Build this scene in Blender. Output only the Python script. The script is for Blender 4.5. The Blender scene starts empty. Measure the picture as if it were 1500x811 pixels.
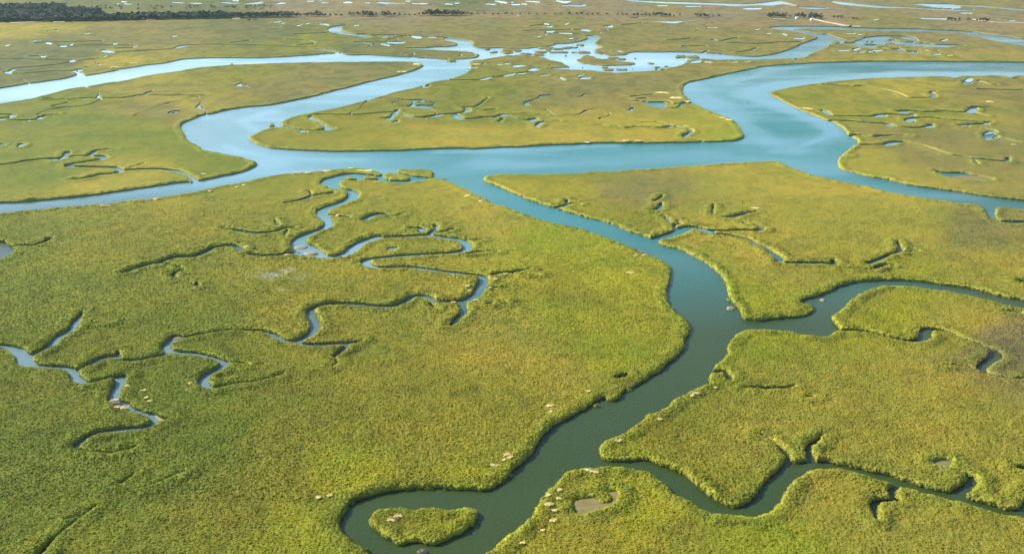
import bpy, math, random
import numpy as np

scene = bpy.context.scene
# ------------------------------------------------------------------ camera
H_CAM, F_PX, PITCH = 150.0, 1400.0, math.atan((405.5 + 150.0) / 1400.0)
cam_data = bpy.data.cameras.new("camera")
cam_data.sensor_width = 36.0
cam_data.lens = F_PX / 1500.0 * 36.0
cam_data.clip_start, cam_data.clip_end = 1.0, 60000.0
cam = bpy.data.objects.new("camera", cam_data)
cam.location = (0, 0, H_CAM)
cam.rotation_euler = (math.pi / 2 - PITCH, 0, 0)
scene.collection.objects.link(cam)
scene.camera = cam
# ------------------------------------------------------------------ light
SUN_EL, SUN_AZ = math.radians(29.0), math.radians(-63.0)   # azimuth from +Y, clockwise; negative = left
world = bpy.data.worlds.new("World")
scene.world = world
world.use_nodes = True
wn = world.node_tree
wn.nodes.clear()
sky = wn.nodes.new("ShaderNodeTexSky")
sky.sky_type = 'NISHITA'
sky.sun_disc = False
sky.sun_elevation = SUN_EL
sky.sun_rotation = SUN_AZ
sky.altitude = 50
sky.air_density = 1.0
sky.dust_density = 0.35
sky.ozone_density = 1.6
bg = wn.nodes.new("ShaderNodeBackground")
bg.inputs[1].default_value = 0.105
wo = wn.nodes.new("ShaderNodeOutputWorld")
wn.links.new(sky.outputs[0], bg.inputs[0])
wn.links.new(bg.outputs[0], wo.inputs[0])
sd_ = bpy.data.lights.new("sun", 'SUN')
sd_.energy = 5.0
sd_.angle = math.radians(0.5)
sd_.color = (1.0, 0.89, 0.68)
sun = bpy.data.objects.new("sun", sd_)
S = (math.sin(SUN_AZ) * math.cos(SUN_EL), math.cos(SUN_AZ) * math.cos(SUN_EL), math.sin(SUN_EL))
import mathutils
sun.rotation_euler = mathutils.Vector(S).to_track_quat('Z', 'Y').to_euler()
sun.location = (0, 0, 400)
scene.collection.objects.link(sun)
scene.view_settings.view_transform = 'Standard'
scene.view_settings.look = 'None'
scene.view_settings.exposure = 1.2
scene.view_settings.gamma = 1.0
scene.cycles.max_bounces = 5

rng = random.Random(7)
# ------------------------------------------------------------------ projection helpers
cp, sp = math.cos(PITCH), math.sin(PITCH)
ZL = 1.05   # height of the marsh top above the water

def unproj(px, py, z=ZL):
    px = np.asarray(px, float); py = np.asarray(py, float)
    v = py - 405.5
    dy = F_PX * cp - v * sp
    dz = -F_PX * sp - v * cp
    t = (z - H_CAM) / dz
    return (px - 750.0) * t, dy * t

def ppm(px, py):
    """photo pixels per metre at a pixel on the marsh"""
    v = py - 405.5
    dz = F_PX * sp + v * cp
    return dz / (H_CAM - ZL)

def toW(pts, z=ZL):
    a = np.array(pts, float)
    x, y = unproj(a[:, 0], a[:, 1], z)
    return np.stack([x, y], 1)

def toPx(x, y, z=ZL):
    depth = y * cp + (H_CAM - z) * sp
    up = y * sp - (H_CAM - z) * cp
    return 750 + F_PX * x / depth, 405.5 - F_PX * up / depth

def P(s):
    return [tuple(float(v) for v in t.split(',')) for t in s.split()]

# ------------------------------------------------------------------ noise
def _hash(ix, iy, seed):
    h = (ix.astype(np.int64) * 374761393 + iy.astype(np.int64) * 668265263 + seed * 974634777) & 0xFFFFFFFF
    h = ((h ^ (h >> 13)) * 1274126177) & 0xFFFFFFFF
    h = h ^ (h >> 16)
    return (h & 0xFFFFFF).astype(np.float32) / float(0xFFFFFF)

def vnoise(x, y, seed=0):
    ix = np.floor(x); iy = np.floor(y)
    fx = (x - ix).astype(np.float32); fy = (y - iy).astype(np.float32)
    fx = fx * fx * (3 - 2 * fx); fy = fy * fy * (3 - 2 * fy)
    a = _hash(ix, iy, seed); b = _hash(ix + 1, iy, seed)
    c = _hash(ix, iy + 1, seed); d = _hash(ix + 1, iy + 1, seed)
    return (a + (b - a) * fx) * (1 - fy) + (c + (d - c) * fx) * fy

def fbm(x, y, wl, octv=3, seed=0):
    s = 0; a = 1; tot = 0
    for o in range(octv):
        s = s + a * vnoise(x / wl + 17.3 * o, y / wl + 5.1 * o, seed + o)
        tot += a; a *= .5; wl *= .5
    return s / tot

# ------------------------------------------------------------------ traced shore lines (photo pixels, on the marsh-top plane)
N_BANK = P("-6000,150 -1500,172 -100,146 0,128 20,125 40,121 60,119 80,116 95,114 108,110 114,108 116,105 120,107 122,110 140,107.5 165,103 180,100.5 190,98 200,97 215,94 230,93 245,91 265,86 280,85 300,84 340,83.6 380,84 400,83 430,81.5 460,79.5 480,77.5 495,77 480,74.5 465,72 457,70 470,70.5 487,73.5 497,76 506,79 520,80 540,79 555,80 575,81.5 600,82.5 630,84 650,86 670,86 690,84.5 700,82.5 703,80 696,77 680,74.5 650,73.5 620,72 600,70.5 590,69.5 600,68.5 620,69.5 640,67.5 655,67.5 668,66 671,64 668,62 655,60 650,58 650,55 654,53.5 662,55 675,57 692,60 694,64 691,67 700,69.5 720,69.5 735,69 770,70 780,68.5 800,67 812,65 815,63 830,62.5 845,60.5 858,57.5 862,55 857,52.5 860,51 870,51 880,55 872,61 869,65 880,67.5 885,70 872,71.5 880,74 889,75.5 890,73 895,73 892,77 893,79 900,79.5 915,80.5 920,78 930,75.5 937,76 960,76 1000,75.5 1030,76.5 1050,77.5 1075,80 1100,82 1118,81 1140,77 1160,70 1180,62 1195,58 1201,55.5 1195,53 1180,49.5 1155,44.5 1135,42.5 1125,40.5 1130,38.5 1150,37.5 1200,37.5 1220,38 1250,39.5 1300,41 1340,41 1375,43 1412,44.5 1430,46 1460,51 1480,53 1500,56 1700,66 3000,70 9000,72")
NE_LOW = P("9000,78 3000,76 1700,78 1560,74 1500,67.5 1480,64 1450,58 1430,53 1412,48.5 1375,46.5 1300,45 1240,43.8 1200,42.6 1175,41.8 1158,41.6 1180,45 1200,48.5 1215,49.5 1228,54 1236,58 1232,61.5 1250,62 1262,58 1275,53 1290,51 1310,51 1330,53 1340,55 1342,60 1355,62 1375,64 1400,64 1420,66 1400,67.5 1380,69 1350,67.5 1325,67 1324,70 1324,74 1310,73 1295,71 1280,70 1260,69 1250,65 1230,64 1213,65 1207,70 1200,73 1195,75 1185,79 1180,84 1160,85 1130,86.5 1100,87 1075,87 1050,87.5 1035,85.5 1020,86 1013,88 1005,88 1000,93 990,97 978,99 974,102 950,103.5 925,105 905,107 895,106 880,105 860,102 840,101 820,101 806,100 803,98 815,98 842,98.5 835,94.5 820,91.5 808,88.5 795,84 780,82 755,80 740,82 720,84 705,87 690,88.5 686,92 690,97 685,106 665,113.5 655,116 635,119 620,124 605,129 590,131.5 575,135 560,140 545,144 530,148 510,153 490,158.5 470,162 455,165 440,168 425,172 415,176 411,180 415,183.5 430,186.5 445,189 460,190 472,189 476,187 470,181 458,176 450,172 450,169 460,167.5 456,170.5 464,175 476,181 484,185 493,187.5 488,189.5 475,190.5 455,191 440,190.5 425,188.5 410,186 398,186.5 385,190 372,196 363,200.5 368,205 380,211 395,215 415,217 440,218.5 470,220 500,220.5 540,219.5 570,219 600,218 640,215.5 680,215 690,216.5 710,215 740,213 757,214 765,213 800,210.5 820,209.5 838,210 850,208.5 880,207.5 900,207.5 940,208 960,207.5 1000,207 1030,206.5 1050,205.5 1075,205 1085,202 1091,199 1088,195 1083,186 1076,178 1070,173.5 1060,170 1045,164.5 1035,160 1025,155 1016,152 1007,150.5 1013,149 1007,143 1000,137 998.5,131 1001,125 1005,121 1015,117.5 1035,114 1060,108 1085,103 1105,99 1118,96 1150,93.5 1180,91.5 1200,90.5 1230,90 1270,88.5 1300,88.5 1400,89 1500,90 1700,92 3000,96 9000,90")
RIGHT_TRACT = P("9000,110 3000,118 1700,111 1500,110.5 1487,110 1483,113 1478,113 1470,110 1440,110.5 1410,111 1397,114 1388,111.5 1360,111.5 1320,113 1280,114 1250,116 1220,119 1200,121.5 1180,124 1155,128 1135,132 1128,135 1130,138 1142,144 1152,150 1167,157 1185,164 1200,170 1210,174 1222,178 1232,184 1238,190 1243,197 1248,200 1256,203 1258,208 1252,213 1243,219 1234,226 1229,232 1227.5,240 1232,245.5 1250,251 1275,257.5 1297,260 1320,266 1345,271 1375,275 1400,278 1425,282 1450,286 1475,289 1500,291 1700,318 3000,360 9000,360")
ISLET_K = P("9000,372 3000,372 1700,330 1500,306.5 1478,304 1460,303 1457,311 1458,318 1465,321.5 1480,322.5 1500,321.5 1700,336 3000,392 9000,395")
SE_TRACT = P("9000,400 3000,398 1700,341 1560,327.5 1500,325 1485,327 1470,325 1455,321 1448,317 1444,311 1443,306 1438,302 1425,298 1410,298.5 1390,294.5 1370,292 1340,287.5 1305,281.5 1280,275 1255,269.5 1230,264.5 1215,261.5 1200,258.5 1190,256 1175,250.5 1160,245 1145,239.5 1143,236 1122,235 1100,237 1075,238.5 1050,240 1000,243 960,246 945,248 935,247 925,247.5 915,249 900,250.5 870,250 855,253 830,254 800,255 770,255 740,254 725,255.5 712,257.5 708,261 712,265 725,269 738,275 752,281 770,288.5 785,294 800,298.5 815,303 830,307.5 850,313.5 860,317 880,321 900,327 915,334 930,339 945,344 958,348 963,351 970,356 985,360 998,363 1010,368 1022,375 1033,381 1043,388 1052,396 1056,403 1063,408 1065,415 1068,425 1068,434 1074,441 1080,447 1084,455 1088,463 1095,465.5 1110,466 1125,464 1140,463 1160,461 1178,459 1185,454 1191,448 1187,445 1178,444 1171,441 1172,437 1185,433 1200,430 1212,425 1225,418 1235,414 1255,410 1280,407.5 1310,407 1350,409 1380,413 1400,416 1425,419 1450,425.5 1475,432 1500,436 1700,475 3000,600 9000,640")
LOWER_E = P("9000,680 3000,630 1700,503 1500,451 1485,448.5 1474,448 1470,445 1455,440 1430,434 1400,428.5 1370,423.5 1345,420 1320,418.5 1300,418 1280,421 1265,427 1252,436 1240,446 1230,455 1221,461 1222,468 1228,476 1234,481 1230,483 1225,485 1222,488 1215,490.5 1207,492.5 1200,492 1185,490 1172,489 1165,486 1150,483.5 1125,483 1105,482.5 1090,483 1082,489 1072,498 1067,510 1069,514 1060,524 1050,531 1047,540 1041,547 1040,556 1042,560 1030,565 1012,571 1002,577 988,583 981,592 972,600 960,605 952,606 945,613 930,624 922,631 908,637 895,642 886,645 880,652 877,658 882,665 890,670 905,671 930,670 952,669 958,673 970,676 985,682 1000,689 1013,700 1025,709 1037,719 1045,727 1055,731 1068,736 1080,737 1090,733 1098,727 1106,721 1112,712 1120,703 1130,693 1140,685 1147,677 1150,670 1149,660 1153,658 1157,665 1162,674 1175,672 1184,671 1190,671 1196,673 1200,671 1215,671 1230,676 1250,681 1275,685 1300,690 1320,698 1340,704 1360,710 1380,714 1395,716 1405,718 1420,727 1437,732 1455,737 1475,741 1490,742 1494,737 1497,730 1510,715 1520,712 1514,735 1525,748 1700,795 3000,1100 9000,1500")
BOTTOM_E = P("9000,1600 3000,1150 1700,818 1500,758 1475,752 1450,747 1430,742 1400,733 1375,727 1350,721 1335,715 1320,712 1309,709 1290,703 1265,696 1245,689 1220,685 1200,686 1190,687 1180,691 1170,697 1160,706 1152,718 1148,728 1142,738 1132,748 1118,753 1105,758 1090,757 1070,755 1045,752 1030,746 1015,737 1005,731 990,724 980,714 968,705 958,697 947,689 930,686 900,683 880,682 865,685 840,688 830,692 820,700 812,711 800,721 791,732 785,745 780,755 767,766 755,777 743,785 730,795 725,802 710,811 690,826 660,850 630,880 600,960")
POND_W = P("590,960 570,870 552,835 540,814 530,804 520,795 508,785 499,775 494,765 495,757 499,748 508,739 520,730 535,724 550,719 570,715 600,711 630,710 660,711 690,711 700,713 716,712 725,707 735,700 748,690 758,680 770,669 781,658 785,649 800,628 815,617 830,609 845,600 860,591 872,582 885,577 893,583 903,580 912,570 925,563 940,555 952,547 963,540 975,532 988,522 995,515 1001,505 1002,496 1006,485 1008,472 1003,466 993,458 985,453 979,446 976,435 977,423 980,410 982,398 981,390 972,381 960,376 945,370 930,364 915,358 900,353 885,346 865,339 845,333 820,329 800,324 785,319 765,312 750,306 740,302 720,297 707,289 692,281 678,275 665,268 655,265 642,262 634,259.5 620,263 600,267 580,268 560,265 540,263 520,264 505,263 497,266 496,270 502,275 518,277 527,281 526,287 518,293 505,298 490,303 480,308 485,317 489,325 487,331 478,335 463,340 450,347 447,353 455,357 465,363 475,368 483,373 490,372 500,369 508,362 517,355 525,351 533,348 545,344 560,343 560,349 546,351 536,355 530,361 523,367 515,372 500,376 480,378 460,376 440,374 428,373 430,367 424,358 426,352 430,347 440,342 455,337 470,332 474,327 470,319 461,313 460,307 470,302 485,298 500,292 511,285 510,281 502,276 490,276 483,276 478,271 467,268 466,265 473,261 485,257 500,254 515,252 530,252.5 545,254.5 557,256 558,253 545,249 535,247 520,246 505,246.5 490,248 475,249 460,251 440,253 425,252.5 405,255.5 385,260 365,264 350,268 325,271.5 310,275 300,278 285,281 265,284 240,288 215,292 185,293 165,297 140,299 110,301.5 85,303 60,306 30,309 0,312 -250,340 -1500,420 -6000,420")
W_LOW = P("-6000,385 -1500,385 -250,318 0,294 25,294 50,292 80,289 115,286 150,281 180,277 215,272 240,268 265,265 278,264 281,266 277,260 271,255 280,255.5 286,259 293,263 305,260 325,256 345,252 360,248 375,241 377,238 372,235 360,232 350,229 335,227 322,224 310,221 298,220 290,212 280,208 273,203 270,197 267,191 263,186.5 266,180 273,176 280,173 290,169 300,166 310,165 330,160 360,155 380,154 400,152 420,148 445,143 470,137 485,133 495,130 515,126 535,120 555,115 575,111 590,107 608,102 616,98 620,95.5 619,93.5 612,91.5 600,90 570,90 540,90 500,90.5 450,91 400,92 360,94 340,94.5 320,96 300,97.5 290,98.5 260,104 235,107 210,111 180,118 150,122 130,126 105,129 80,135 60,140.5 35,146 18,148 0,151 -100,170 -1500,198 -6000,180")
RIVER = N_BANK + NE_LOW + RIGHT_TRACT + ISLET_K + SE_TRACT + LOWER_E + BOTTOM_E + POND_W + W_LOW

ISLANDS = [  # islets standing in the water
 P("541,760 543,752 550,745 565,743 580,745 585,742 600,744 608,746 620,744 640,744 652,747 663,746 675,742 690,741 700,744 702,750 696,760 688,767 678,773 665,780 650,786 637,792 628,791 618,787 608,786 597,788 588,792 580,788 565,780 555,774 545,768"),
 P("582,248 590,247 610,247.5 634,248 635,255 633,259.5 620,257 605,256 590,253 582,251"),
 P("560,256 567,252.5 580,253 592,256 602,260 598,263 575,263 563,260"),
 P("837,87 850,84 858,80.5 866,82 885,87 900,88.5 920,90 932,91 938,93 925,95 900,95.5 880,95.5 860,94 845,91"),
 P("503,259 512,258.5 523,260.5 522,262 512,261.7"),
 P("530,258.5 545,257 554,259 552,261 535,261"),
 P("-12,366 0,364.5 4,367 3,371 -8,373"),
]
ELL_ISL = [(724,75,5,.8),(740,73,6,.8),(757,73,3,1.4),(801,70,11,1.4),(838,69,11,1.2),(851,65.5,6,1),(815,76,14,1.7),(848,76,13,1.2),(828,81,5,1),(790,79,4,.7),
 (994,82,9,1.8),(1014,82.5,10,1.6),(1035,88,5,1),(940,98,4,.8),(955,87,4,.8),(965,84.5,5,1),(940,91,4,.8),(984,98.5,3,1),(976,90,3,.8),(960,100,4,.8),(915,101,4,.7),(870,98.5,5,.7),(890,101,4,.8),(853,98,4,.6),(905,98,3,.6),
 (661,88,6,1.7),(339,93.3,2.5,.8),(397,182,4,2.2),(1294,57,3.5,1),(1312,55,4,1),(1328,59,6,.9),(1302,63,6,1),(1318,66.5,7,.9),(1306,70,6,.8),(1270,60,3,.6),(505,42.5,3.5,1.2),(930,84.8,4,.7),(770,78,4,.6),(1225,61,5,1.2)]
# creeks: (points, width of the N-S stretch in photo pixels, or list)
CREEKS = [
 (P("536,352 548,348.5 560,347 600,344.5 628,343 650,347 672,350 683,355 686,361 677,367 650,370 600,372.5 565,375.5 543,377.5 533,381.5 540,387.5 552,390.5 580,390 600,389.5 640,395 670,399 703,402 710,405 705,417 700,428 690,435 675,439.5 655,440.5 635,439.5 628,434 618,431 605,432 595,439 585,444 570,447.5 550,447 530,444.5 508,443 480,443.5 465,446 453,453 458,464 463,475 458,485 445,494 433,498 420,498 408,494 398,487 385,483 355,481 330,481.5 300,487.5 285,489.5 265,493 250,499.5 241,504 246,512 262,514.5 280,515 300,519 320,525 331,530 322,537 305,545 297,553 298,561 308,567 325,564 345,560 380,556 400,551.5 413,547"),
  [9,8,8,8,8,9,10,11,11,9,8,8,8,9,11,10,8,8,8,8,8,8,10,12,13,13,11,9,9,9,8,8,9,9,9,9,8,8,8,8,9,11,12,12,11,10,9,8,8,7,5,5,5,7,8,9,9,9,8,8,8,8,9,11,11,11,11,7,6,5,4,3]),
 (P("-60,503 0,504 12,506 25,511 33,519 36,529 50,534 80,535.5 100,538 108,543 109,550 115,556 127,559"), [9,8,9,14,16,17,10,9,9,10,11,12,7]),
 (P("127,559.5 145,556 160,551.5 180,549.5"), 7),
 (P("178,553 175,558 170,568 167,578 166,583"), 11),
 (P("166,583 176,586 185,588 190,596 205,602 222,606 230,612"), [4,4,5,7,8,10,12]),
 (P("230,612 222,620 205,625.5 180,626.5 160,628.5 140,632.5 123,640.5 113,649 111,655"), [8,9,10,11,11,11,11,10,5]),
 (P("116,657 128,660 150,662 165,661.5 185,657.5 200,653"), 3.5),
 (P("36,527 47,517.5 65,509.5 78,500.5 86,490.5 100,484 108,477.5 110,468.5 117,461 119,456"), [8,9,10,11,11,10,9,8,5,3]),
 (P("115,471.5 128,470.5 142,472 160,471"), 2.5),
 (P("112,541 130,532.5 142,526.5 150,522 165,519.5 173,522"), [5,8,10,9,8,7]),
 (P("180,525.5 205,526.5 220,521.5 240,518 246,513"), 6),
 (P("176,523 172,514"), 4),
 (P("180,398.5 205,388.5 230,384.5 245,378.5 255,374.5 285,374.5 300,367.5 315,360.5 335,357.5 348,360.5 354,366.5"), [5,9,9,9,9,9,9,9,8,8,7]),
 (P("365,370.5 385,373.5 410,372 428,369"), [5,8,8,9]),
 (P("240,385.5 258,387.5 270,395.5 252,399.5 258,407.5 275,412 290,418.5 288,411.5"), [4,5,3,6,4,2,5,3]),
 (P("272,361.5 285,363.5 300,362"), 3),
 (P("325,333.5 340,334.5 360,338.5 380,340.5 400,338.5 412,334.5 430,331.5"), [3,5,7,7,7,6,4]),
 (P("418,342 420,337"), 4),
 (P("402,321 408,329"), 3),
 (P("415,296.5 430,293.5 445,290.5 456,285.5 465,284.5 485,281.5"), [4,6,8,6,6,7]),
 (P("456,285 453,279"), 3),
 (P("480,312.5 500,315.5 510,317.5"), 5),
 (P("533,320.5 545,314.5 557,311.5 575,315.5 590,313.5"), [8,9,8,4,3]),
 (P("602,334 610,332 618,333.5 620,337 612,338"), [4,5,5,6,4]),
 (P("630,342 633,337 640,335"), [5,6,5]),(P("640,336 637,329"), 5),(P("648,338.5 665,333.5"), [6,3]),
 (P("684,350 705,350"), 3),(P("686,370 705,367.5 728,367.5"), [5,4,3]),
 (P("722,400.5 735,397.5 752,397.5 765,394.5 776,393"), [6,7,7,5,3]),
 (P("717,419.5 745,420.5"), [5,3]),(P("752,400.5 790,402"), 2),
 (P("676,440 677,448 682,454 673,462 665,470 660,476"), [12,10,8,10,8,3]),
 (P("630,443 638,450"), 5),(P("714,443.5 719,443"), 5),(P("736,443.5 741,443"), 4),
 (P("440,501.5 460,503.5 490,502 520,500 530,499"), [7,10,10,7,4]),
 (P("508,504 500,512 490,520.5"), [6,7,6]),(P("490,522 495,530 487,534.5"), 3),
 (P("336,530 350,529 362,532.5"), 3),
 (P("50,817 62,804 77,788"), [8,6,3]),(P("77,788 105,765 142,740"), [1.8,1.4,.8]),(P("178,706 188,698 196,692"), [2,4,2]),
 (P("222,708 245,699 270,689"), [3,3.5,2]),
 (P("811,303.5 825,300.5 836,296.5 850,298"), [7,6,5,2]),(P("831,298 830,292"), 4),
 (P("955,351 962,348.5 975,345 990,340 1002,334 1010,331.5 1020,331.5 1030,335.5 1040,338.5"), [12,14,15,15,15,12,8,11,11]),
 (P("1038,336 1060,337 1085,335.5 1105,336.5 1116,335.5 1115,331.5 1105,328.5"), [7,7,6,7,7,5,4]),
 (P("1089,325.5 1093,325.5"), 4),
 (P("1045,341.5 1065,342.5 1085,346.5 1100,350.5 1108,356.5 1122,361.5 1130,368.5 1140,374.5 1143,380 1135,383"), [6,6,6,6,6,5,8,10,9,3]),
 (P("1155,383.5 1175,383.5 1200,383.5 1215,385 1222,385.5 1221,380"), [8,8,8,8,7,5]),
 (P("1230,390.5 1250,392.5 1280,392.5 1288,388.5 1298,386.5 1310,387"), [3,4,6,9,4,3]),
 (P("1273,384 1285,379.5 1300,372.5 1313,369.5 1320,366 1318,360 1315,353"), [9,8,6,5,6,4,3]),
 (P("1320,367 1345,366.5"), 3),
 (P("990,335 986,328 998,327 992,322"), 4),(P("977,318 979,322"), 5),
 (P("953,306.5 962,306 967,302 968,297"), [4,7,6,4]),(P("958,293.5 965,290 970,286"), 4),
 (P("1045,300 1043,312"), 3),(P("1060,316.5 1075,316.5 1090,311.5 1108,308.5"), [4,7,5,3]),
 (P("1230,482 1245,482.5 1265,482.5 1285,487.5 1305,493.5 1330,497.5 1349,496.5 1357,491 1354,485 1360,480 1375,480.5 1395,486.5 1410,494 1435,502.5 1452,509.5 1461,515 1457,522.5 1445,530 1436,538 1447,546 1470,552 1530,556"), [6,7,7,6,6,7,10,13,12,11,8,6,4.5,4.5,5,13,13,12,10,4,4,4]),
 (P("1380,533.5 1405,533.5 1425,537.5"), [3,5,3]),
 (P("1091,566.5 1110,565.5 1125,566.5 1150,566 1163,563"), [4,6,6,5,3]),(P("1183,579 1190,579"), 5),
 (P("1151,662 1140,650 1130,642 1115,636"), [8,5,4,2]),
 (P("1189,671 1184,660 1184,651 1195,645 1205,635"), [9,8,7,6,2]),
 (P("1405,719 1415,713 1424,705 1425,698 1415,692 1400,687"), [14,14,12,9,4,2]),
 (P("1312,710 1305,718 1310,726 1316,731 1300,729.5 1285,731 1279,738 1281,748 1284,758"), [8,9,6,5,7,8,8,7,4]),
 (P("1495,683 1520,684"), 8),(P("1473,455 1485,455.5 1495,457"), 5),(P("1497,411 1520,412"), 9),
 (P("1044,543 1054,541.5 1062,542 1068,550 1068,554"), [7,8,5,8,7]),(P("903,550.5 910,549.5 918,547"), [6,9,5]),
 (P("-60,374 0,352 8,356 15,361 17,366 11,373 -60,384"), 6),
 (P("18,359 35,357.5 50,358.5 62,353.5 73,348.5"), [3,5,6,7,6]),
 (P("274,255 262,250.5 245,247.5 220,246.5 190,247.5 180,249.5 172,246.5 165,244 150,244.5 125,243.5 110,243 101,242.5 100,240.5 108,238.5 125,236.5 145,233.5 153,231 148,227.5 130,227.5 110,227.5 95,229.5 85,232 65,231.5 40,234.5 20,238.5 -60,246"), [7,9,9,9,10,9,9,9,9,9,9,12,9,9,9,10,12,9,9,8,9,12,9,9,8,6]),
 (P("182,249 165,253.5 145,254.5 130,259.5 118,261.5 100,262.5"), [7,8,8,8,7,4]),(P("190,244.5 210,238"), [5,4]),(P("132,226 140,219 170,217"), [9,6,3]),(P("95,229 98,222"), 9),
 (P("-40,166 10,166.5 20,168.5 12,172.5 -40,172.5"), 8),(P("12,175 43,175.5 57,173.5 60,169.5 85,166.5"), [5,8,7,7,4]),
 (P("100,145.5 125,142.5 155,142.5 185,142.5 200,139.5 212,137.5 222,132.5"), [5,7,8,8,8,6,4]),(P("212,137.5 240,139.5 300,138.5"), 4),(P("75,155.5 90,151.5 98,150"), 5),(P("60,146.5 95,144.5"), 4),
 (P("582,160.5 577,167 573,172"), [5,9,5]),
 (P("461,167.3 480,166.7 520,167.2 540,166.2 560,164 575,163.5"), 7),(P("575,163.5 590,166 600,170 618,171.5 635,169.5 650,166.5 665,165.5 668,169.5 675,173.5 690,173.5 710,171.5 730,169.5 738,167"), [5,6,8,9,10,9,8,13,13,10,9,9,9]),
 (P("665,165.5 682,163.5 686,160.5 680,158"), [7,8,10,5]),(P("672,155.5 690,157 700,154 715,143"), [5,8,5,2]),
 (P("740,169 760,174 775,175.5 783,173"), [4,8,9,10]),(P("787,183 790,179 797,178 820,176.5"), [9,9,5,3]),
 (P("740,167.5 775,165 800,168"), 4),(P("708,162 725,159"), 5),(P("730,178 736,173"), 5),
 (P("1007,150.8 1000,150.5 985,151.5 978,148.5 960,148.5 945,149 935,146.5"), [6,7,7,7,7,6,5]),(P("925,140.5 945,138.5 957,137"), [7,5,2]),(P("936,144 945,143"), 9),
 (P("870,182.5 900,183.5 915,187.5 920,186.5 935,184.5 960,186.5 975,186.5 985,183.5 1000,187.5 1010,188.5 1013,192.5 1004,196.5 1002,200"), [3,4,7,6,5,6,8,8,6,6,7,9,6]),(P("1003,202 1030,206"), 4),(P("940,177.5 960,177.5 985,183"), 4),
 (P("1205,122.5 1230,124.5 1255,126.5 1262,124.5 1285,128.5 1305,132.5 1322,138.5 1328,142.5 1345,142.5 1365,142.5 1369,138.5 1362,133.5 1372,133"), [3,4,7,6,4,3,4,5,5,6,10,4,3]),
 (P("1225,168.5 1250,169.5 1280,169.8 1290,167 1308,166.5 1325,167.5 1337,168.5"), [6,8,9,11,9,8,9]),
 (P("1317,162.5 1335,161.5 1360,163.5 1385,162 1405,163.5 1420,163.5 1426,160 1424,156.5 1440,155.5 1465,157.5 1500,161.5 1560,162"), [11,9,9,8,8,10,16,9,7,7,5,4]),(P("1424,163.5 1443,168.5"), [7,9]),
 (P("1218,175.5 1245,176.5 1270,179 1298,180.5 1305,183.5 1315,185.5 1340,186.5 1357,185.5 1364,182"), [7,9,9,10,14,9,9,11,9]),
 (P("1333,177 1330,173.5 1345,171.5 1370,171.5 1400,175.5 1440,178 1452,178"), [16,11,8,8,8,7,5]),(P("1408,183 1425,181.5 1443,180.5"), [11,8,8]),(P("1415,184 1440,187.5 1457,191.5 1447,195.5 1446,202 1465,201.5 1485,205.5 1500,208.5 1560,214"), [4,6,10,14,11,9,6,6,4]),
 (P("1243,199 1252,196.5 1265,197.5 1280,200.5 1290,198 1310,197.5 1335,198.5"), [10,8,5,8,9,5,3]),
 (P("1244,211.5 1270,211.5 1297,211.5 1304,208.5 1318,206.8 1335,209.5 1355,213.5 1375,220.5 1390,225.5 1405,227.5 1425,231.5 1450,233.5 1475,235.5"), [6,8,9,15,12,8,7,6,6,9,9,8,9]),(P("1475,235 1477,230"), 6),(P("1427,233 1434,240"), 3),
 (P("1222,227.3 1245,228"), [6,3]),(P("1415,122 1420,117 1432,118 1450,123 1460,123"), [12,14,8,4,6]),(P("1430,129.5 1500,131.5"), 3),
 # far creeks
 (P("8,104 14,106.5 9,106.5 25,98.5 60,96.5 85,93.5 100,90.5 107,87.8 90,87 60,87.2 30,85.5 -30,86.5"), [9,9,8,9,7,7,7,7,6,6,7,6]),
 (P("12,107 40,107 80,102.8 110,104.3 116,106 120,111"), [6,7,7,7,9,12]),
 (P("115,88.3 130,86.3 145,84.5"), 6),(P("168,76.5 185,75.3 215,73.4 245,71.5 258,70 268,66.5 290,64.6 340,64.8 370,65.3 400,66.2 425,68 450,69.2"), [8,7,7,7,9,18,8,6,6,6,6,7]),
 (P("152,72.5 156,74.5 163,76.5"), [10,18,12]),(P("85,66.4 120,66.2 165,65.4 195,66.4 200,69 170,70.3"), 6),(P("50,62.3 85,61.3 150,59.5"), 4),(P("63,84 60,81 40,82"), 4),
 (P("503,37 492,39 489,43 495,46.5 508,49 525,51 538,54"), [14,20,22,26,20,18,14]),
 (P("525,49.5 560,50.3 600,52.2 625,53.3 650,53.8"), 7),(P("520,60.3 555,60.4 590,62 578,65 568,65"), [5,5,12,6,10]),(P("430,49.5 450,48.6 480,47.8"), 4),(P("435,66 465,62.5 450,58 420,57"), 4),(P("338,62 365,58.8"), 4),
 (P("978,57.3 990,57.7 1003,56.2 1012,55"), 5),(P("1045,57 1047,59.5 1055,60.3 1064,58 1080,54.5"), [7,8,5,7,6]),(P("1065,62.3 1100,63.4 1120,63.2 1145,60.8 1175,61.2"), 7),(P("1000,67.4 1035,66.5"), 3),(P("1078,76.3 1100,73.4 1108,70"), 6),
 (P("1030,77 1036,74"), 5),(P("910,36.5 940,33"), 3),
 (P("655,116.2 680,116.4 700,116.4 720,112.6 740,110.4 755,107.6 775,104.3 790,101"), [3,6,8,6,10,10,7,9]),
 (P("620,124.5 622,129 628,124"), [4,6,5]),(P("765,44.2 840,43 865,44.5"), 5),(P("800,47.5 850,48.8"), 8),(P("776,38 800,35"), 5),
]
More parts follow.
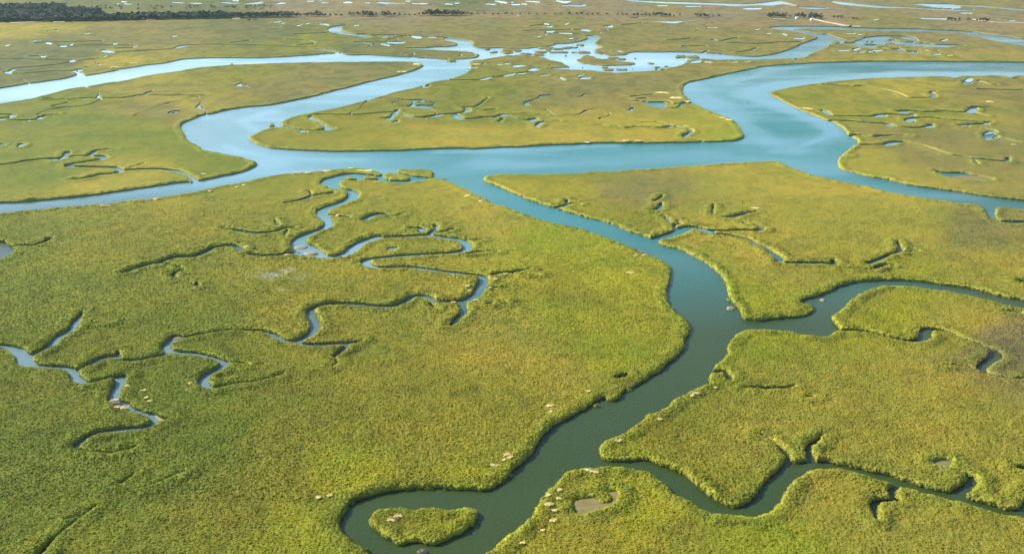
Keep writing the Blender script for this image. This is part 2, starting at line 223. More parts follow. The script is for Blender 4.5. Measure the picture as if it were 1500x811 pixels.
# ponds and far rivers: ribbons of (x, y, half height in pixels)
RIBBONS = [
 [(567,363.8,1.3),(574,362.8,2.6),(581,361.3,1.5)],
 [(915,-1,1),(930,1,1),(960,2.8,1.8),(1000,4,1.7),(1050,5.5,1.5),(1075,7,2.4),(1090,7,1.7),(1110,6,1.8),(1130,5,3.2),(1140,3.5,3.2),(1150,4,1.8),(1165,8,1)],
 [(1168,10.5,.8),(1185,11.5,1.6),(1200,12,1.6),(1212,11.3,.8)],
 [(1218,2,1.1),(1235,5,2.2),(1260,7.5,1.7),(1290,9.8,1.7),(1320,10.5,1.1),(1350,12,1),(1370,13,1.3),(1400,14.5,1.5),(1426,14.2,.8)],
 [(1337,5.5,.6),(1350,6,1.7),(1370,8,3),(1395,9,3.3),(1405,10,2.2)],[(1395,7,.8),(1430,8.5,1),(1460,11,1),(1500,14,1.2),(1700,26,2)],
 [(1405,18.5,.8),(1423,19.3,.8)],[(1345,26.3,.7),(1385,27.6,1)],[(1478,30,.8),(1486,30,.8)],
 [(958,31,.4),(975,32,1.1),(990,32.5,1.5),(1000,31,.5),(1018,29.5,.5)],
 [(963,8,.7),(977,8,.7)],[(1003,9,.7),(1025,9.5,.8)],[(1088,12.5,.7),(1100,12.5,1.3),(1114,12.3,1.2)],
 [(1280,29,1),(1285,28.5,1)],[(1240,49,.9),(1251,49,.7)],[(1257,50,.8),(1264,49.5,.8)],[(1226,73.5,1.2),(1243,73.5,1.2)],[(1252,72.5,1.3),(1257,71,1)],[(1259,76,.8),(1266,76,.8)],[(1273,75.3,1),(1277,75,1)],[(1280,73.5,.8),(1289,73.5,.8)],
 [(1354,73,1),(1361,74,1.2)],[(1371,73.5,.8),(1377,73.5,1)],[(1366,79.2,.9),(1376,79,1)],[(1388,81,1),(1393,81.2,.9)],[(1381,59,.7),(1386,58,1)],
 [(322,2.8,.6),(330,3.5,1.2),(340,4.5,1),(348,4.8,.7)],[(341,.8,.8),(349,.8,.8)],[(357,5,.7),(372,4.5,1.5),(380,3.5,1.8),(385,4,.8)],[(503,3.6,.8),(508,3,1.5),(515,3.6,.9)],[(553,2.8,1.1),(562,4,1.8),(572,4,1.2),(592,5.2,.5)],[(594,1.2,.8),(600,1.4,.8)],
 [(604,5.2,.8),(626,5.2,.8)],[(652,5.6,.9),(662,6,.9)],[(666,4.4,.8),(672,4.4,.8)],[(712,5.5,.8),(725,6.3,.9)],[(725,1,.8),(735,3,1.8),(742,4,1.2)],[(750,6.4,1.1),(760,6.4,1.1)],[(764,5.6,1),(771,5.8,1)],[(770,1.5,.7),(785,2.5,1.2),(790,3,.8)],
 [(815,1,1),(828,3.5,1.8),(835,2,.9)],[(822,8,1),(833,7.5,1.5),(848,8,1.5),(857,8,1.1)],[(470,3.5,.7),(480,4.2,.7)],[(535,4,.8),(541,4.2,.8)],[(410,4.5,.8),(418,4.4,.7)],[(450,1.5,.7),(459,1.5,.7)],
 [(178,2.2,.9),(185,2.8,.7)],[(171,5.3,.7),(174,5.3,.8)],[(181,5.3,.7),(192,6,.5)],[(252,3.5,.6),(268,4,.6)],[(279,4.3,.6),(295,4.8,.7)],
 [(401,32,.9),(409,31.7,1.2)],[(412,33.8,.9),(416,33.3,.9)],[(435,37.4,.8),(441,36.2,.8)],[(448,34.6,.8),(452,34,.8)],[(469,35,.9),(475,35,1),(481,36.6,.9)],[(519,37.2,.9),(525,36.6,.8)],
 [(404,39,.5),(411,39,.5)],[(604,53,1.3),(610,54.3,1.9),(616,54.6,1.5)],[(628,54.2,.8),(638,54.5,.8)],[(569,62.6,1),(592,62,1)],[(558,64,.8),(564,65.2,1.2),(570,66,1)],[(560,54,.8),(566,53.6,.8)],
 [(797,34,.8),(803,35.5,1.3)],[(801,38.5,.9),(808,38.8,1.1)],[(828,35,1.2),(832,34.5,.8)],[(801,46,1.1),(810,46,1.2)],[(853,43.5,1.2),(863,45,1.3)],[(820,48,.8),(837,49,1)],[(788,53,1),(792,52.5,.8)],[(833,56,1),(839,55.8,.9)],[(891,39,1),(896,38.5,1.3)],[(799,50.7,.9),(801,50,.8)],
 [(704,116.3,.7),(713,115,1.2),(719,112.5,.8)],[(739,111,.9),(748,109,1.2),(754,107.3,.8)],[(760,107.6,.9),(768,107.2,.8)],[(774,101.8,1),(784,102.2,1.2),(791,99.7,.9)],[(791,110.5,.8),(798,109.6,1.1),(804,109.6,.7)],[(820,113,1.3),(823,114.5,1.6),(827,117,1)],[(848,110.5,1.1),(853,109.6,.8)],[(851,114.4,1.5),(857,114.2,1.7),(863,114.4,1)],[(752,96.8,1.4),(760,96.2,1.6),(769,96,1)],[(686,98.5,1),(697,98.6,.8)],[(728,94,.8),(737,94.3,.8)],[(739,92.8,.9),(744,93.2,1.2)],[(778,100,.8),(787,99.8,.8)],
 [(870,72.5,.8),(882,73.5,.8)],[(872,76,.8),(880,77.8,1)],[(900,73.5,1.2),(908,75,1.4)],[(1106,43.3,.8),(1112,42.2,.8)],[(1123,48.6,.9),(1128,48.8,.9)],[(1146,49.5,.9),(1151,51,1.4)],[(1163,56,.8),(1176,56,1)],[(1036,40,.8),(1049,40.3,.7)],
 [(1090,89.8,.7),(1097,89.9,.8)],[(1073,90,.9),(1079,90,.9)],[(1032,89.5,.9),(1041,91,1)],[(1014,90.5,1.6),(1022,89.5,2),(1026,88.5,1.4)],
 [(8,66,1.1),(12,66,1.2)],[(68,62.5,.9),(74,63.6,1.6)],[(89,67.5,.9),(97,67.3,1)],[(103,65,1),(106,64.5,1)],[(122,49,.7),(132,49,.7)],[(166,63.6,1),(171,64,1.1)],[(62,82.5,1),(66,82,1)],[(104,89.3,1),(109,89,1.1)],[(252,52.8,.8),(258,52.3,.8)],[(152,81.8,1),(155,81.8,1)],[(49,59.5,.7),(58,59.3,.7)],
 [(0,174.5,1.3),(4,174.5,1.3)],[(15,170,1.7),(22,169,1.5)],[(42,176,1.7),(45,176,1.4)],[(57,173,1.5),(60,172.3,1.8)],[(27,213.5,2),(30,212,3.2),(34,212,2.4)],[(0,211,1.7),(7,211.5,1.6)],[(76,233.5,1.1),(83,233.2,1.4)],[(90,230.7,1.3),(94,229.8,1.5)],
 [(436,129,0.1),(440,130,0.1)],[(440,192,2),(444,192.3,2),(448,192.8,1)],
 [(579,165.5,1.2),(583,162.8,2.5),(584,161.5,1)],[(591,167.8,1),(600,169.5,1.5),(606,171,1)],[(634,171,1),(645,168,1.4),(650,167,.9)],[(668,170.5,2),(673,172.5,2.6),(676,174.5,1)],[(682,163.5,2),(687,161.8,2.3)],[(724,172.8,1.2),(728,172.3,1.2)],[(736,168,1.8),(744,167.8,1.4)],[(778,176.5,1.5),(786,174.8,1.9)],[(787,184.5,2),(791,180.5,2),(797,178,1.2)],[(576,178.5,1.4),(583,177,1.4)],
 [(1205,162,2),(1212,164.5,3),(1218,167.5,1.5)],[(1282,170.2,1.3),(1290,169,2.5),(1297,169.5,1.5)],[(1317,163.5,1.2),(1328,164.2,1.6)],[(1332,167.5,1.5),(1339,168,2)],[(1331,176,2.6),(1337,175,2.3)],[(1268,179.5,1),(1273,179.5,1.2)],[(1300,182,1.8),(1308,183.5,1.8)],[(1357,185.8,1.5),(1366,185.3,1.8)],[(1421,163,3.2),(1428,161,3.2)],[(1409,183,1.5),(1415,183,1.5)],[(1443,181,1.7),(1447,180.5,1.7)],[(1445,194.5,1.8),(1452,193.5,2),(1460,192.5,1)],[(1444,203,1.8),(1452,202.5,1.8)],[(1456,199.5,1.7),(1463,200.3,1.4)],[(1297,212,1.3),(1306,210.5,2),(1315,209,1.5)],[(1418,117,3),(1422,116.5,2.8)],
 [(80,235,1),(86,234,1)],
 [(984,345,.1),(986,345,.1)],[(974,317,1.5),(978,320,2.6),(981,323,2)],[(1088,324.5,1.5),(1092,326,1.6)],[(1027,335,1.8),(1036,338,3),(1042,339.5,2)],[(417,344,1.5),(419,339.5,3),(421,337,1.5)],[(613,334.5,1.4),(619,336.5,2.2),(623,338,1.2)],
]
POLYWATER = [
 P("565,362 571,360.5 580,359.5 583,361 581,364 574,366 566,365.5"),                       # pond inside the loop
 P("1367,248.5 1385,251 1410,251 1430,255 1455,260.5 1455,263 1430,264 1408,263 1395,260 1378,255"),   # long grey pond
 P("835,733 845,727 857,728 865,727 873,728 880,734 893,731 890,722 887,717 895,716 905,718 908,728 903,738 890,742 870,746 850,752 843,750 841,742"),
 P("1364,676 1368,671 1385,670 1395,674 1396,680 1390,684 1374,682"),
 P("212,607 222,602 228,606 240,609 250,611 243,614 234,616 226,612"),
 P("250,490 258,487.5 266,489 272,491 262,494 250,500 240,504 243,497"),
 P("-60,340 0,350 8,355 18,361 21,367 12,373 0,380 -60,392"),
 P("166,586 172,584 180,588 184,593 178,598 170,596"),
]

# ------------------------------------------------------------------ the adaptive terrain grid
py_rows = np.concatenate([np.arange(960, 420, -1.2), np.arange(420, 170, -0.95), np.arange(170, -8, -0.6)])
yr = unproj(np.full_like(py_rows, 750), py_rows)[1]
far = [yr[-1]]
while far[-1] < 14000:
    far.append(far[-1] * 1.06 + 20)
yr = np.concatenate([yr, np.array(far[1:])])
DX = 1.22
uc = np.arange(-90, 1590.1, DX) - 750
left_x = [uc[0]]
while left_x[-1] > -3200:
    left_x.append(left_x[-1] - max(DX, (-left_x[-1] - 790) * 0.09))
right_x = [uc[-1]]
while right_x[-1] < 3200:
    right_x.append(right_x[-1] + max(DX, (right_x[-1] - 790) * 0.09))
uc = np.concatenate([np.array(left_x[1:])[::-1], uc, np.array(right_x[1:])]) / F_PX
R, C = len(yr), len(uc)
depth = yr * cp + (H_CAM - ZL) * sp
X = (uc[None, :] * depth[:, None])
Y = np.repeat(yr[:, None], C, 1)
cell_y = np.gradient(yr)
cell_x = DX / F_PX * depth
print("grid", R, C)

def seg_update(D, x0, y0, x1, y1, r0=0.0, r1=0.0, margin=7.0):
    """D = min(D, distance to segment - radius) in world metres, touched only near the segment"""
    rm = max(r0, r1)
    ylo, yhi = min(y0, y1) - margin - rm, max(y0, y1) + margin + rm
    i0 = max(0, int(np.searchsorted(yr, ylo)) - 3); i1 = min(R, int(np.searchsorted(yr, yhi)) + 3)
    if i1 <= i0: return
    dmin, dmax = depth[i0], depth[i1 - 1]
    xa, xb = min(x0, x1) - margin - rm, max(x0, x1) + margin + rm
    ua = min(xa / dmin, xa / dmax); ub = max(xb / dmin, xb / dmax)
    j0 = max(0, int(np.searchsorted(uc, ua)) - 3); j1 = min(C, int(np.searchsorted(uc, ub)) + 3)
    if j1 <= j0: return
    xs = X[i0:i1, j0:j1]; ys = Y[i0:i1, j0:j1]
    dx, dy = x1 - x0, y1 - y0
    L = dx * dx + dy * dy + 1e-9
    t = np.clip(((xs - x0) * dx + (ys - y0) * dy) / L, 0, 1)
    d = np.hypot(xs - x0 - t * dx, ys - y0 - t * dy) - (r0 + (r1 - r0) * t)
    np.minimum(D[i0:i1, j0:j1], d, out=D[i0:i1, j0:j1])

def inside(poly):
    """even-odd fill on the grid, row by row"""
    M = np.zeros((R, C), bool)
    px_, py_ = poly[:, 0], poly[:, 1]
    qx, qy = np.roll(px_, -1), np.roll(py_, -1)
    lo = np.minimum(py_, qy); hi = np.maximum(py_, qy)
    i0 = max(0, int(np.searchsorted(yr, lo.min()))); i1 = min(R, int(np.searchsorted(yr, hi.max())) + 1)
    for i in range(i0, i1):
        y = yr[i]
        k = (lo <= y) & (hi > y)
        if not k.any(): continue
        xc = np.sort(px_[k] + (y - py_[k]) * (qx[k] - px_[k]) / (qy[k] - py_[k]))
        idx = np.searchsorted(xc, X[i])
        M[i] = (idx % 2) == 1
    return M

def resample(pts, step=2.0, jit=0.0):
    out = [pts[0]]
    for a, b in zip(pts[:-1], pts[1:]):
        out.append(b)
    return out

def smooth(pts, closed):
    """one round of corner cutting (Chaikin) in pixel space keeps traced shapes soft"""
    p = np.array(pts, float); n = len(p); out = []
    if closed:
        q = np.roll(p, -1, 0)
        out = np.stack([p * .78 + q * .22, p * .22 + q * .78], 1).reshape(-1, p.shape[1])
    else:
        out = [p[0]]
        for i in range(n - 1):
            out.append(p[i] * .78 + p[i + 1] * .22); out.append(p[i] * .22 + p[i + 1] * .78)
        out.append(p[-1]); out = np.array(out)
    return out

BIG = 1e4
def poly_sd(pts, margin, do_smooth=True):
    """signed distance, positive inside"""
    w = toW(smooth(pts, True) if do_smooth else pts)
    D = np.full((R, C), BIG)
    n = len(w)
    for i in range(n):
        a, b = w[i], w[(i + 1) % n]
        m = margin
        seg_update(D, a[0], a[1], b[0], b[1], margin=max(m, 0.012 * max(a[1], b[1])))
    M = inside(w)
    return np.where(M, D, -D)

river = poly_sd(RIVER, 9.0)
land = -river
for isl in ISLANDS:
    land = np.maximum(land, poly_sd(isl, 6.0))
def ellipse(cx, cy, rx, ry, n=16, seed=0, rough=.32):
    r_ = random.Random(seed); out = []
    for k in range(n):
        a = 2 * math.pi * k / n; s = 1 + r_.uniform(-rough, rough)
        out.append((cx + rx * s * math.cos(a), cy + ry * s * math.sin(a)))
    return out
ri = random.Random(41)
for (cx, cy, rx, ry, n) in [(860, 92, 120, 9, 34), (800, 73, 90, 5, 16), (1300, 61, 60, 7, 16), (940, 96, 50, 5, 12), (715, 74, 40, 3, 6)]:
    for k in range(n):
        ELL_ISL.append((cx + rx * ri.uniform(-1, 1), cy + ry * ri.uniform(-1, 1), ri.uniform(1.5, 7), ri.uniform(.35, .95)))
for k, e in enumerate(ELL_ISL):
    land = np.maximum(land, poly_sd(ellipse(*e, seed=k), 5.0))
cre = np.full((R, C), BIG)
for pts, wd in CREEKS:
    n = len(pts)
    if not isinstance(wd, list): wd = [wd] * n
    wd = (wd + [wd[-1]] * n)[:n]
    arr = smooth([(p[0], p[1], wd[i]) for i, p in enumerate(pts)], False)
    w = toW(arr[:, :2])
    rad = [0.66 * arr[i, 2] / ppm(arr[i, 0], arr[i, 1]) * float(np.interp(arr[i, 1], [110, 130, 240, 300], [.66, .76, .82, 1.0])) + (.22 if arr[i, 2] > 5 and arr[i, 1] > 240 else 0) for i in range(len(arr))]
    for i in range(len(arr) - 1):
        seg_update(cre, w[i][0], w[i][1], w[i + 1][0], w[i + 1][1], rad[i], rad[i + 1], margin=6.0)
    if np.mean(arr[:, 1]) < 150:           # far away: keep at least a row of cells open
        hh = 0.62
        up_ = [(a, b - hh) for a, b, _ in arr]; dn = [(a, b + hh) for a, b, _ in arr]
        cre = np.minimum(cre, -poly_sd(up_ + dn[::-1], 5.0, False))
is_cre = cre < land - .3
land = np.minimum(land, cre)
for rb in RIBBONS:
    if max(q[2] for q in rb) < .3: continue
    a = smooth(rb, False)
    ends = [(a[0][0] - 1.5 * a[0][2], a[0][1])]; ende = [(a[-1][0] + 1.5 * a[-1][2], a[-1][1])]
    poly = ends + [(q[0], q[1] - q[2]) for q in a] + ende + [(q[0], q[1] + q[2]) for q in a][::-1]
    land = np.minimum(land, -poly_sd(poly, 5.0, False))
for pw in POLYWATER:
    land = np.minimum(land, -poly_sd(pw, 5.0))
# ragged edges: tussocks eat into and grow over the shore
edge_n = (fbm(X, Y, 2.6, 3, 11) - .5) * 1.5 + (vnoise(X / 9, Y / 9, 5) - .5) * .9
soft = np.clip(1.2 - np.abs(land) / 5, 0, 1)
near_w = np.clip(1.5 - cell_y[:, None] / 6.0, 0.15, 1)
far_n = (fbm(X, Y / 2.2, 20, 3, 13) - .5) * 26 * np.clip((depth - 560) / 300, 0, 1)[:, None]
far_n = far_n * np.clip(1.2 - np.abs(land) / 9, 0, 1)
bm = 0
for (cx, cy, rx, ry) in [(850, 85, 190, 26), (1290, 62, 130, 18)]:
    bm = np.maximum(bm, np.clip(1.6 - np.hypot((toPx(X, Y)[0] - cx) / rx, (toPx(X, Y)[1] - cy) / ry) * 1.5, 0, 1))
phi = land + edge_n * soft * near_w * np.where(is_cre, .38, 1.0) + far_n * bm * np.where(is_cre, .2, 1.0)
# the braided far flats: speckle of wet hollows
PX, PY = toPx(X, Y)
def blobmask(cx, cy, rx, ry):
    return np.clip(1.6 - np.hypot((PX - cx) / rx, (PY - cy) / ry) * 1.6, 0, 1)
speck = vnoise(X / 9 + 3, Y / 26, 31)
for (cx, cy, rx, ry, th) in [(760,91,75,8,.80),(1300,74,95,6,.86),(1255,55,25,6,.86),(820,42,45,8,.90),(560,3,260,6,.86),(950,92,45,8,.90),(800,5,150,5,.86)]:
    m = blobmask(cx, cy, rx, ry)
    phi = np.where((m > .25) & (speck > th), np.minimum(phi, -(speck - th) * 20 - .1), phi)
# hairline creeks wander over the far flats
hn = np.abs(fbm(X + 900, Y * .8, 120, 4, 601) - .5)
hm_ = np.clip(np.clip((depth - 640) / 100, 0, 1)[:, None] * 1.0, 0, 1) * (fbm(X, Y, 150, 2, 611) > .52)
hw_ = .0024 * (1 + (depth[:, None] / 900) ** 2)
phi = np.where((hm_ > .5) & (hn < hw_) & (PY > 20), np.minimum(phi, (hn - hw_) * 400), phi)
phi = np.where(np.abs(phi) < 1e-3, 1e-3, phi).astype(np.float64)
sdist = np.clip(land, -8, 8).astype(np.float32)

# ------------------------------------------------------------------ grass tone zones (albedo) by place
PAL = {'G': (.112, .140, .012), 'O': (.140, .148, .014), 'Y': (.218, .196, .024), 'L': (.198, .210, .012),
       'B': (.150, .138, .036), 'D': (.145, .125, .048), 'W': (.34, .34, .25), 'T': (.170, .142, .070), 'M': (.168, .168, .016), 'F': (.092, .106, .032)}
ZONES = """G,60,750 G,150,600 G,60,470 G,250,480 G,300,640 O,330,740 G,200,800 O,450,620 O,400,690 L,450,775 L,510,690 M,620,650 M,600,560 Y,720,500 L,850,450 L,900,400 M,760,640 Y,820,560 L,880,520
L,690,700 M,740,600 Y,720,330 L,780,350 M,560,430 M,560,340 O,350,330 O,150,330 G,60,420 G,160,430 G,30,250 Y,170,262 G,100,200 G,180,205 B,260,160 Y,285,155 G,100,155 B,500,110 B,420,130 O,350,110 Y,190,98 F,100,75 Y,30,36 B,200,50
F,400,45 O,450,60 F,500,75 B,700,45 B,900,50 B,1050,60 O,700,130 B,850,130 B,930,110 Y,650,205 Y,850,195 Y,1000,195 L,1070,195 O,500,180 M,560,210 O,700,165 G,330,235 Y,1100,250 B,950,280 M,850,285 O,950,315 Y,1000,330 Y,1300,330 B,1450,340 Y,1450,400
Y,1150,390 L,1110,450 L,1300,450 M,1280,440 Y,1400,470 Y,1200,600 O,1000,620 L,930,640 M,960,600 Y,1100,640 M,1100,710 Y,1400,620 Y,1300,760 Y,1200,720 L,950,750 M,860,760 L,1130,790 M,1000,800 Y,1450,790 Y,1350,120 B,1420,130 B,1350,200 M,1350,165 Y,1250,240 B,1400,225 M,1200,165
D,1492,506 T,450,13 T,600,15 T,760,15 T,900,14 T,1050,16 T,1200,15 T,1400,22 B,1300,30 F,300,5 F,100,0 F,700,2 B,1000,0 B,1400,1 O,860,430 G,500,760 L,620,765 M,560,760 B,800,30 F,60,100"""
num = np.zeros((R, C, 3), np.float32); den = np.zeros((R, C), np.float32)
wx = (fbm(X, Y, 45, 3, 71) - .5); wy = (fbm(X, Y, 45, 3, 91) - .5)
ZX = PX + wx * 90; ZY = PY + wy * 40 * np.clip(PY / 300, .15, 1.3)
for tok in ZONES.split():
    t, a, b = tok.split(','); a = float(a); b = float(b)
    sy = 1.5 + 2.6 * np.clip((400 - b) / 400, 0, 1)
    d2 = (ZX - a) ** 2 + ((ZY - b) * sy) ** 2 + 500
    w = (1.0 / (d2 * d2)).astype(np.float32)
    den += w
    for k in range(3): num[..., k] += w * PAL[t][k]
tone = num / den[..., None]
mott = (fbm(X, Y, 22, 4, 51) * .55 + .45 * fbm(X * .35, Y, 30, 4, 57))[..., None]
dk, yl = np.array([.84, .93, .95]), np.array([1.14, 1.06, 1.0])
tone = tone * (dk + (yl - dk) * np.clip((mott - .34) / .32, 0, 1))
# greener, taller levee strip along the water
lev = np.clip(1.25 - np.abs(sdist - 2.1) / 2.6, 0, 1) * np.clip(.15 + 1.3 * fbm(X, Y, 16, 3, 23), 0, 1)
lev = (lev * np.clip(1.4 - cell_y / 12, 0, 1)[:, None]).astype(np.float32)
gcol = np.array([.150, .185, .020], np.float32)
tone = tone * (1 - .55 * lev[..., None]) + gcol * (.55 * lev[..., None])
wp = np.clip(1.5 - np.hypot((PX - 405) / 48, (PY - 400) / 11) * 1.3, 0, 1) * np.clip((fbm(X, Y, 6, 4, 207) - .38) * 4, 0, 1)
wp = np.maximum(wp, np.clip(1.5 - np.hypot((PX - 415) / 12, (PY - 425) / 4) * 1.3, 0, 1) * np.clip((fbm(X, Y, 5, 3, 208) - .42) * 6, 0, 1) * .6)
tone = tone * (1 - wp[..., None] * .6) + np.array([.33, .34, .26]) * wp[..., None] * .6
fm = np.clip((depth - 500) / 300, 0, 1)[:, None]
tone = tone * (1 - fm * (.24 * np.clip((fbm(X, Y / 1.3, 8, 3, 211) - .45) * 5, 0, 1)))[..., None]
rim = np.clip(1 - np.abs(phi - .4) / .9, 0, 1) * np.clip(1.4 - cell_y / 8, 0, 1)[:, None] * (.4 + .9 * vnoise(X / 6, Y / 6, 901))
tone = tone * (1 + .48 * rim[..., None])  # bank lip lightened in its colour, like a sunlit edge
nm_ = (1 - fm) * (.16 * np.clip((fbm(X, Y, 6, 3, 212) - .52) * 6, 0, 1))
tone = tone * (1 - nm_)[..., None]
tone = (tone * 1.06 + np.array([.004, .003, .006])).astype(np.float32)

# ------------------------------------------------------------------ marsh top height
def fade(wl):
    return np.clip((wl / (cell_y * 1.6) - .8), 0, 1)[:, None]
n_a = 1 - np.abs(2 * vnoise(X / 1.25, Y / 1.25, 1) - 1)
n_b = vnoise(X / .62, Y / .62, 2)
n_c = fbm(X, Y, 3.4, 2, 3)
ztop = ZL - .20 + .20 * n_a * fade(1.25) + .18 * n_b * fade(.62) + .30 * (n_c - .5) * fade(3.4)
ztop = ztop + .75 * lev * (0.25 + n_c)
rise = np.clip(phi / .7, 0, 1)
ztop = np.where(phi > 0, ztop * (.80 + .20 * rise * (2 - rise)), ztop)
ztop = np.maximum(ztop, .35)
hfar = 1 - .22 * np.clip((depth - 620) / 260, 0, 1)      # the far flats lie lower, with short grass
ztop = ztop * hfar[:, None]
del n_a, n_b, n_c, wx, wy, ZX, ZY, num, den

# ------------------------------------------------------------------ marching squares with vertical banks
inn = phi > 0
# connected tracts (run union-find)
parent = []
def find(a):
    while parent[a] != a:
        parent[a] = parent[parent[a]]; a = parent[a]
    return a
lab = np.full((R, C), -1, np.int32)
prev = []
for i in range(R):
    row = inn[i].astype(np.int8)
    d = np.diff(np.concatenate([[0], row, [0]]))
    st = np.nonzero(d == 1)[0]; en = np.nonzero(d == -1)[0]
    cur = []
    pj = 0
    for s, e in zip(st, en):
        idn = len(parent); parent.append(idn)
        lab[i, s:e] = idn
        while pj < len(prev) and prev[pj][1] <= s: pj += 1
        k = pj
        while k < len(prev) and prev[k][0] < e:
            ra, rb_ = find(idn), find(prev[k][2])
            if ra != rb_: parent[ra] = rb_
            k += 1
        cur.append((s, e, idn))
    prev = cur
roots = np.array([find(k) for k in range(len(parent))])
lab = np.where(lab >= 0, roots[np.maximum(lab, 0)], -1)

NG = R * C
gid = np.arange(NG).reshape(R, C)
hx = inn[:, :-1] != inn[:, 1:]
vx = inn[:-1, :] != inn[1:, :]
hid = np.full((R, C - 1), -1, np.int64); hid[hx] = NG + np.arange(hx.sum())
vid = np.full((R - 1, C), -1, np.int64); vid[vx] = NG + hx.sum() + np.arange(vx.sum())
def lerp_edges(A):
    A = A.astype(np.float32) if A.dtype != np.float64 else A
    th = phi[:, :-1][hx] / (phi[:, :-1][hx] - phi[:, 1:][hx])
    tv = phi[:-1, :][vx] / (phi[:-1, :][vx] - phi[1:, :][vx])
    if A.ndim == 3: th = th[:, None]; tv = tv[:, None]
    e1 = A[:, :-1][hx] * (1 - th) + A[:, 1:][hx] * th
    e2 = A[:-1, :][vx] * (1 - tv) + A[1:, :][vx] * tv
    flat = A.reshape((NG,) + A.shape[2:])
    return np.concatenate([flat, e1, e2])
VX = lerp_edges(X); VY = lerp_edges(Y)
VZ = lerp_edges(ztop)
NE_ = len(VX) - NG
VZ[NG:] = (.62 + .34 * vnoise(VX[NG:] / .9, VY[NG:] / .9, 44)) * np.interp(VY[NG:], yr, hfar)
VT = lerp_edges(tone)
VS = lerp_edges(sdist)
gy_, gx_ = np.gradient(phi)
GXw = gx_ / np.gradient(X, axis=1); GYw = gy_ / cell_y[:, None]
VGX = lerp_edges(GXw)[NG:]; VGY = lerp_edges(GYw)[NG:]
nrm = np.hypot(VGX, VGY) + 1e-6
VGX /= nrm; VGY /= nrm

a_, b_, c_, d_ = inn[:-1, :-1], inn[:-1, 1:], inn[1:, 1:], inn[1:, :-1]
case = a_ * 1 + b_ * 2 + c_ * 4 + d_ * 8
tok = {'a': gid[:-1, :-1], 'b': gid[:-1, 1:], 'c': gid[1:, 1:], 'd': gid[1:, :-1],
       'ab': hid[:-1, :], 'bc': vid[:, 1:], 'cd': hid[1:, :], 'da': vid[:, :-1]}
labc = np.maximum.reduce([lab[:-1, :-1], lab[:-1, 1:], lab[1:, 1:], lab[1:, :-1]])
order = [('a', 1), ('ab', None), ('b', 2), ('bc', None), ('c', 4), ('cd', None), ('d', 8), ('da', None)]
polys = {}; plab = {}; walls = []; wlab = []
for cs in range(1, 16):
    m = case == cs
    if not m.any(): continue
    seq = []
    bits = [(cs >> k) & 1 for k in range(4)]
    for k, nm in enumerate('abcd'):
        if bits[k]: seq.append((nm, 0))
        if bits[k] != bits[(k + 1) % 4]: seq.append((['ab', 'bc', 'cd', 'da'][k], 1))
    arr = np.stack([tok[s][m] for s, _ in seq], 1)
    polys.setdefault(len(seq), []).append(arr)
    plab.setdefault(len(seq), []).append(labc[m])
    n = len(seq)
    for k in range(n):
        if seq[k][1] and seq[(k + 1) % n][1]:
            # an edge that leaves land at k and returns at k+1 bounds water
            i_bit = ['ab', 'bc', 'cd', 'da'].index(seq[k][0])
            if bits[i_bit] == 1:
                walls.append(np.stack([arr[:, k], arr[:, (k + 1) % n]], 1)); wlab.append(labc[m])
for n in polys:
    polys[n] = np.concatenate(polys[n]); plab[n] = np.concatenate(plab[n])
walls = np.concatenate(walls); wlab = np.concatenate(wlab)

# ------------------------------------------------------------------ material helpers
def new_mat(name):
    m = bpy.data.materials.new(name); m.use_nodes = True
    nt = m.node_tree; nt.nodes.clear()
    out = nt.nodes.new("ShaderNodeOutputMaterial")
    bs = nt.nodes.new("ShaderNodeBsdfPrincipled")
    nt.links.new(bs.outputs[0], out.inputs[0])
    return m, nt, bs
def N(nt, t, **kw):
    n = nt.nodes.new(t)
    for k, v in kw.items(): setattr(n, k, v)
    return n
def noise_node(nt, coord, scale, detail=2, rough=.5):
    n = N(nt, "ShaderNodeTexNoise"); n.inputs["Scale"].default_value = scale
    n.inputs["Detail"].default_value = detail; n.inputs["Roughness"].default_value = rough
    nt.links.new(coord, n.inputs["Vector"]); return n
def ramp(nt, fac, stops):
    r = N(nt, "ShaderNodeValToRGB"); e = r.color_ramp.elements
    e[0].position, e[0].color = stops[0][0], stops[0][1] + (1,)
    e[1].position, e[1].color = stops[-1][0], stops[-1][1] + (1,)
    for p_, c in stops[1:-1]:
        q = e.new(p_); q.color = c + (1,)
    nt.links.new(fac, r.inputs[0]); return r
def mixc(nt, fac, a, b, mode='MIX'):
    m = N(nt, "ShaderNodeMix", data_type='RGBA', blend_type=mode)
    for s, v in ((0, fac), (6, a), (7, b)):
        if isinstance(v, (int, float)): m.inputs[s].default_value = v
        elif isinstance(v, tuple): m.inputs[s].default_value = v + (1,) if len(v) == 3 else v
        else: nt.links.new(v, m.inputs[s])
    return m.outputs[2]

# marsh grass
grass, nt, bs = new_mat("marsh_grass_cover")
geo = N(nt, "ShaderNodeNewGeometry")
at = N(nt, "ShaderNodeAttribute", attribute_name="tone")
pos = geo.outputs["Position"]
n1 = noise_node(nt, pos, 1.3, 3, .65)
n2 = noise_node(nt, pos, .28, 3, .6)
n3 = noise_node(nt, pos, 5.0, 2, .6)
f1 = ramp(nt, n1.outputs[0], [(.30, (.72, .78, .76)), (.5, (.98, .98, .98)), (.72, (1.26, 1.20, 1.14))])
f2 = ramp(nt, n2.outputs[0], [(.30, (.80, .92, .9)), (.7, (1.20, 1.05, 1.0))])
c = mixc(nt, 1.0, at.outputs["Color"], f1.outputs[0], 'MULTIPLY')
c = mixc(nt, 1.0, c, f2.outputs[0], 'MULTIPLY')
bs.inputs["Roughness"].default_value = .75
bs.inputs["Specular IOR Level"].default_value = .04
nt.links.new(c, bs.inputs["Base Color"])
bmp = N(nt, "ShaderNodeBump"); bmp.inputs["Strength"].default_value = .75; bmp.inputs["Distance"].default_value = .28
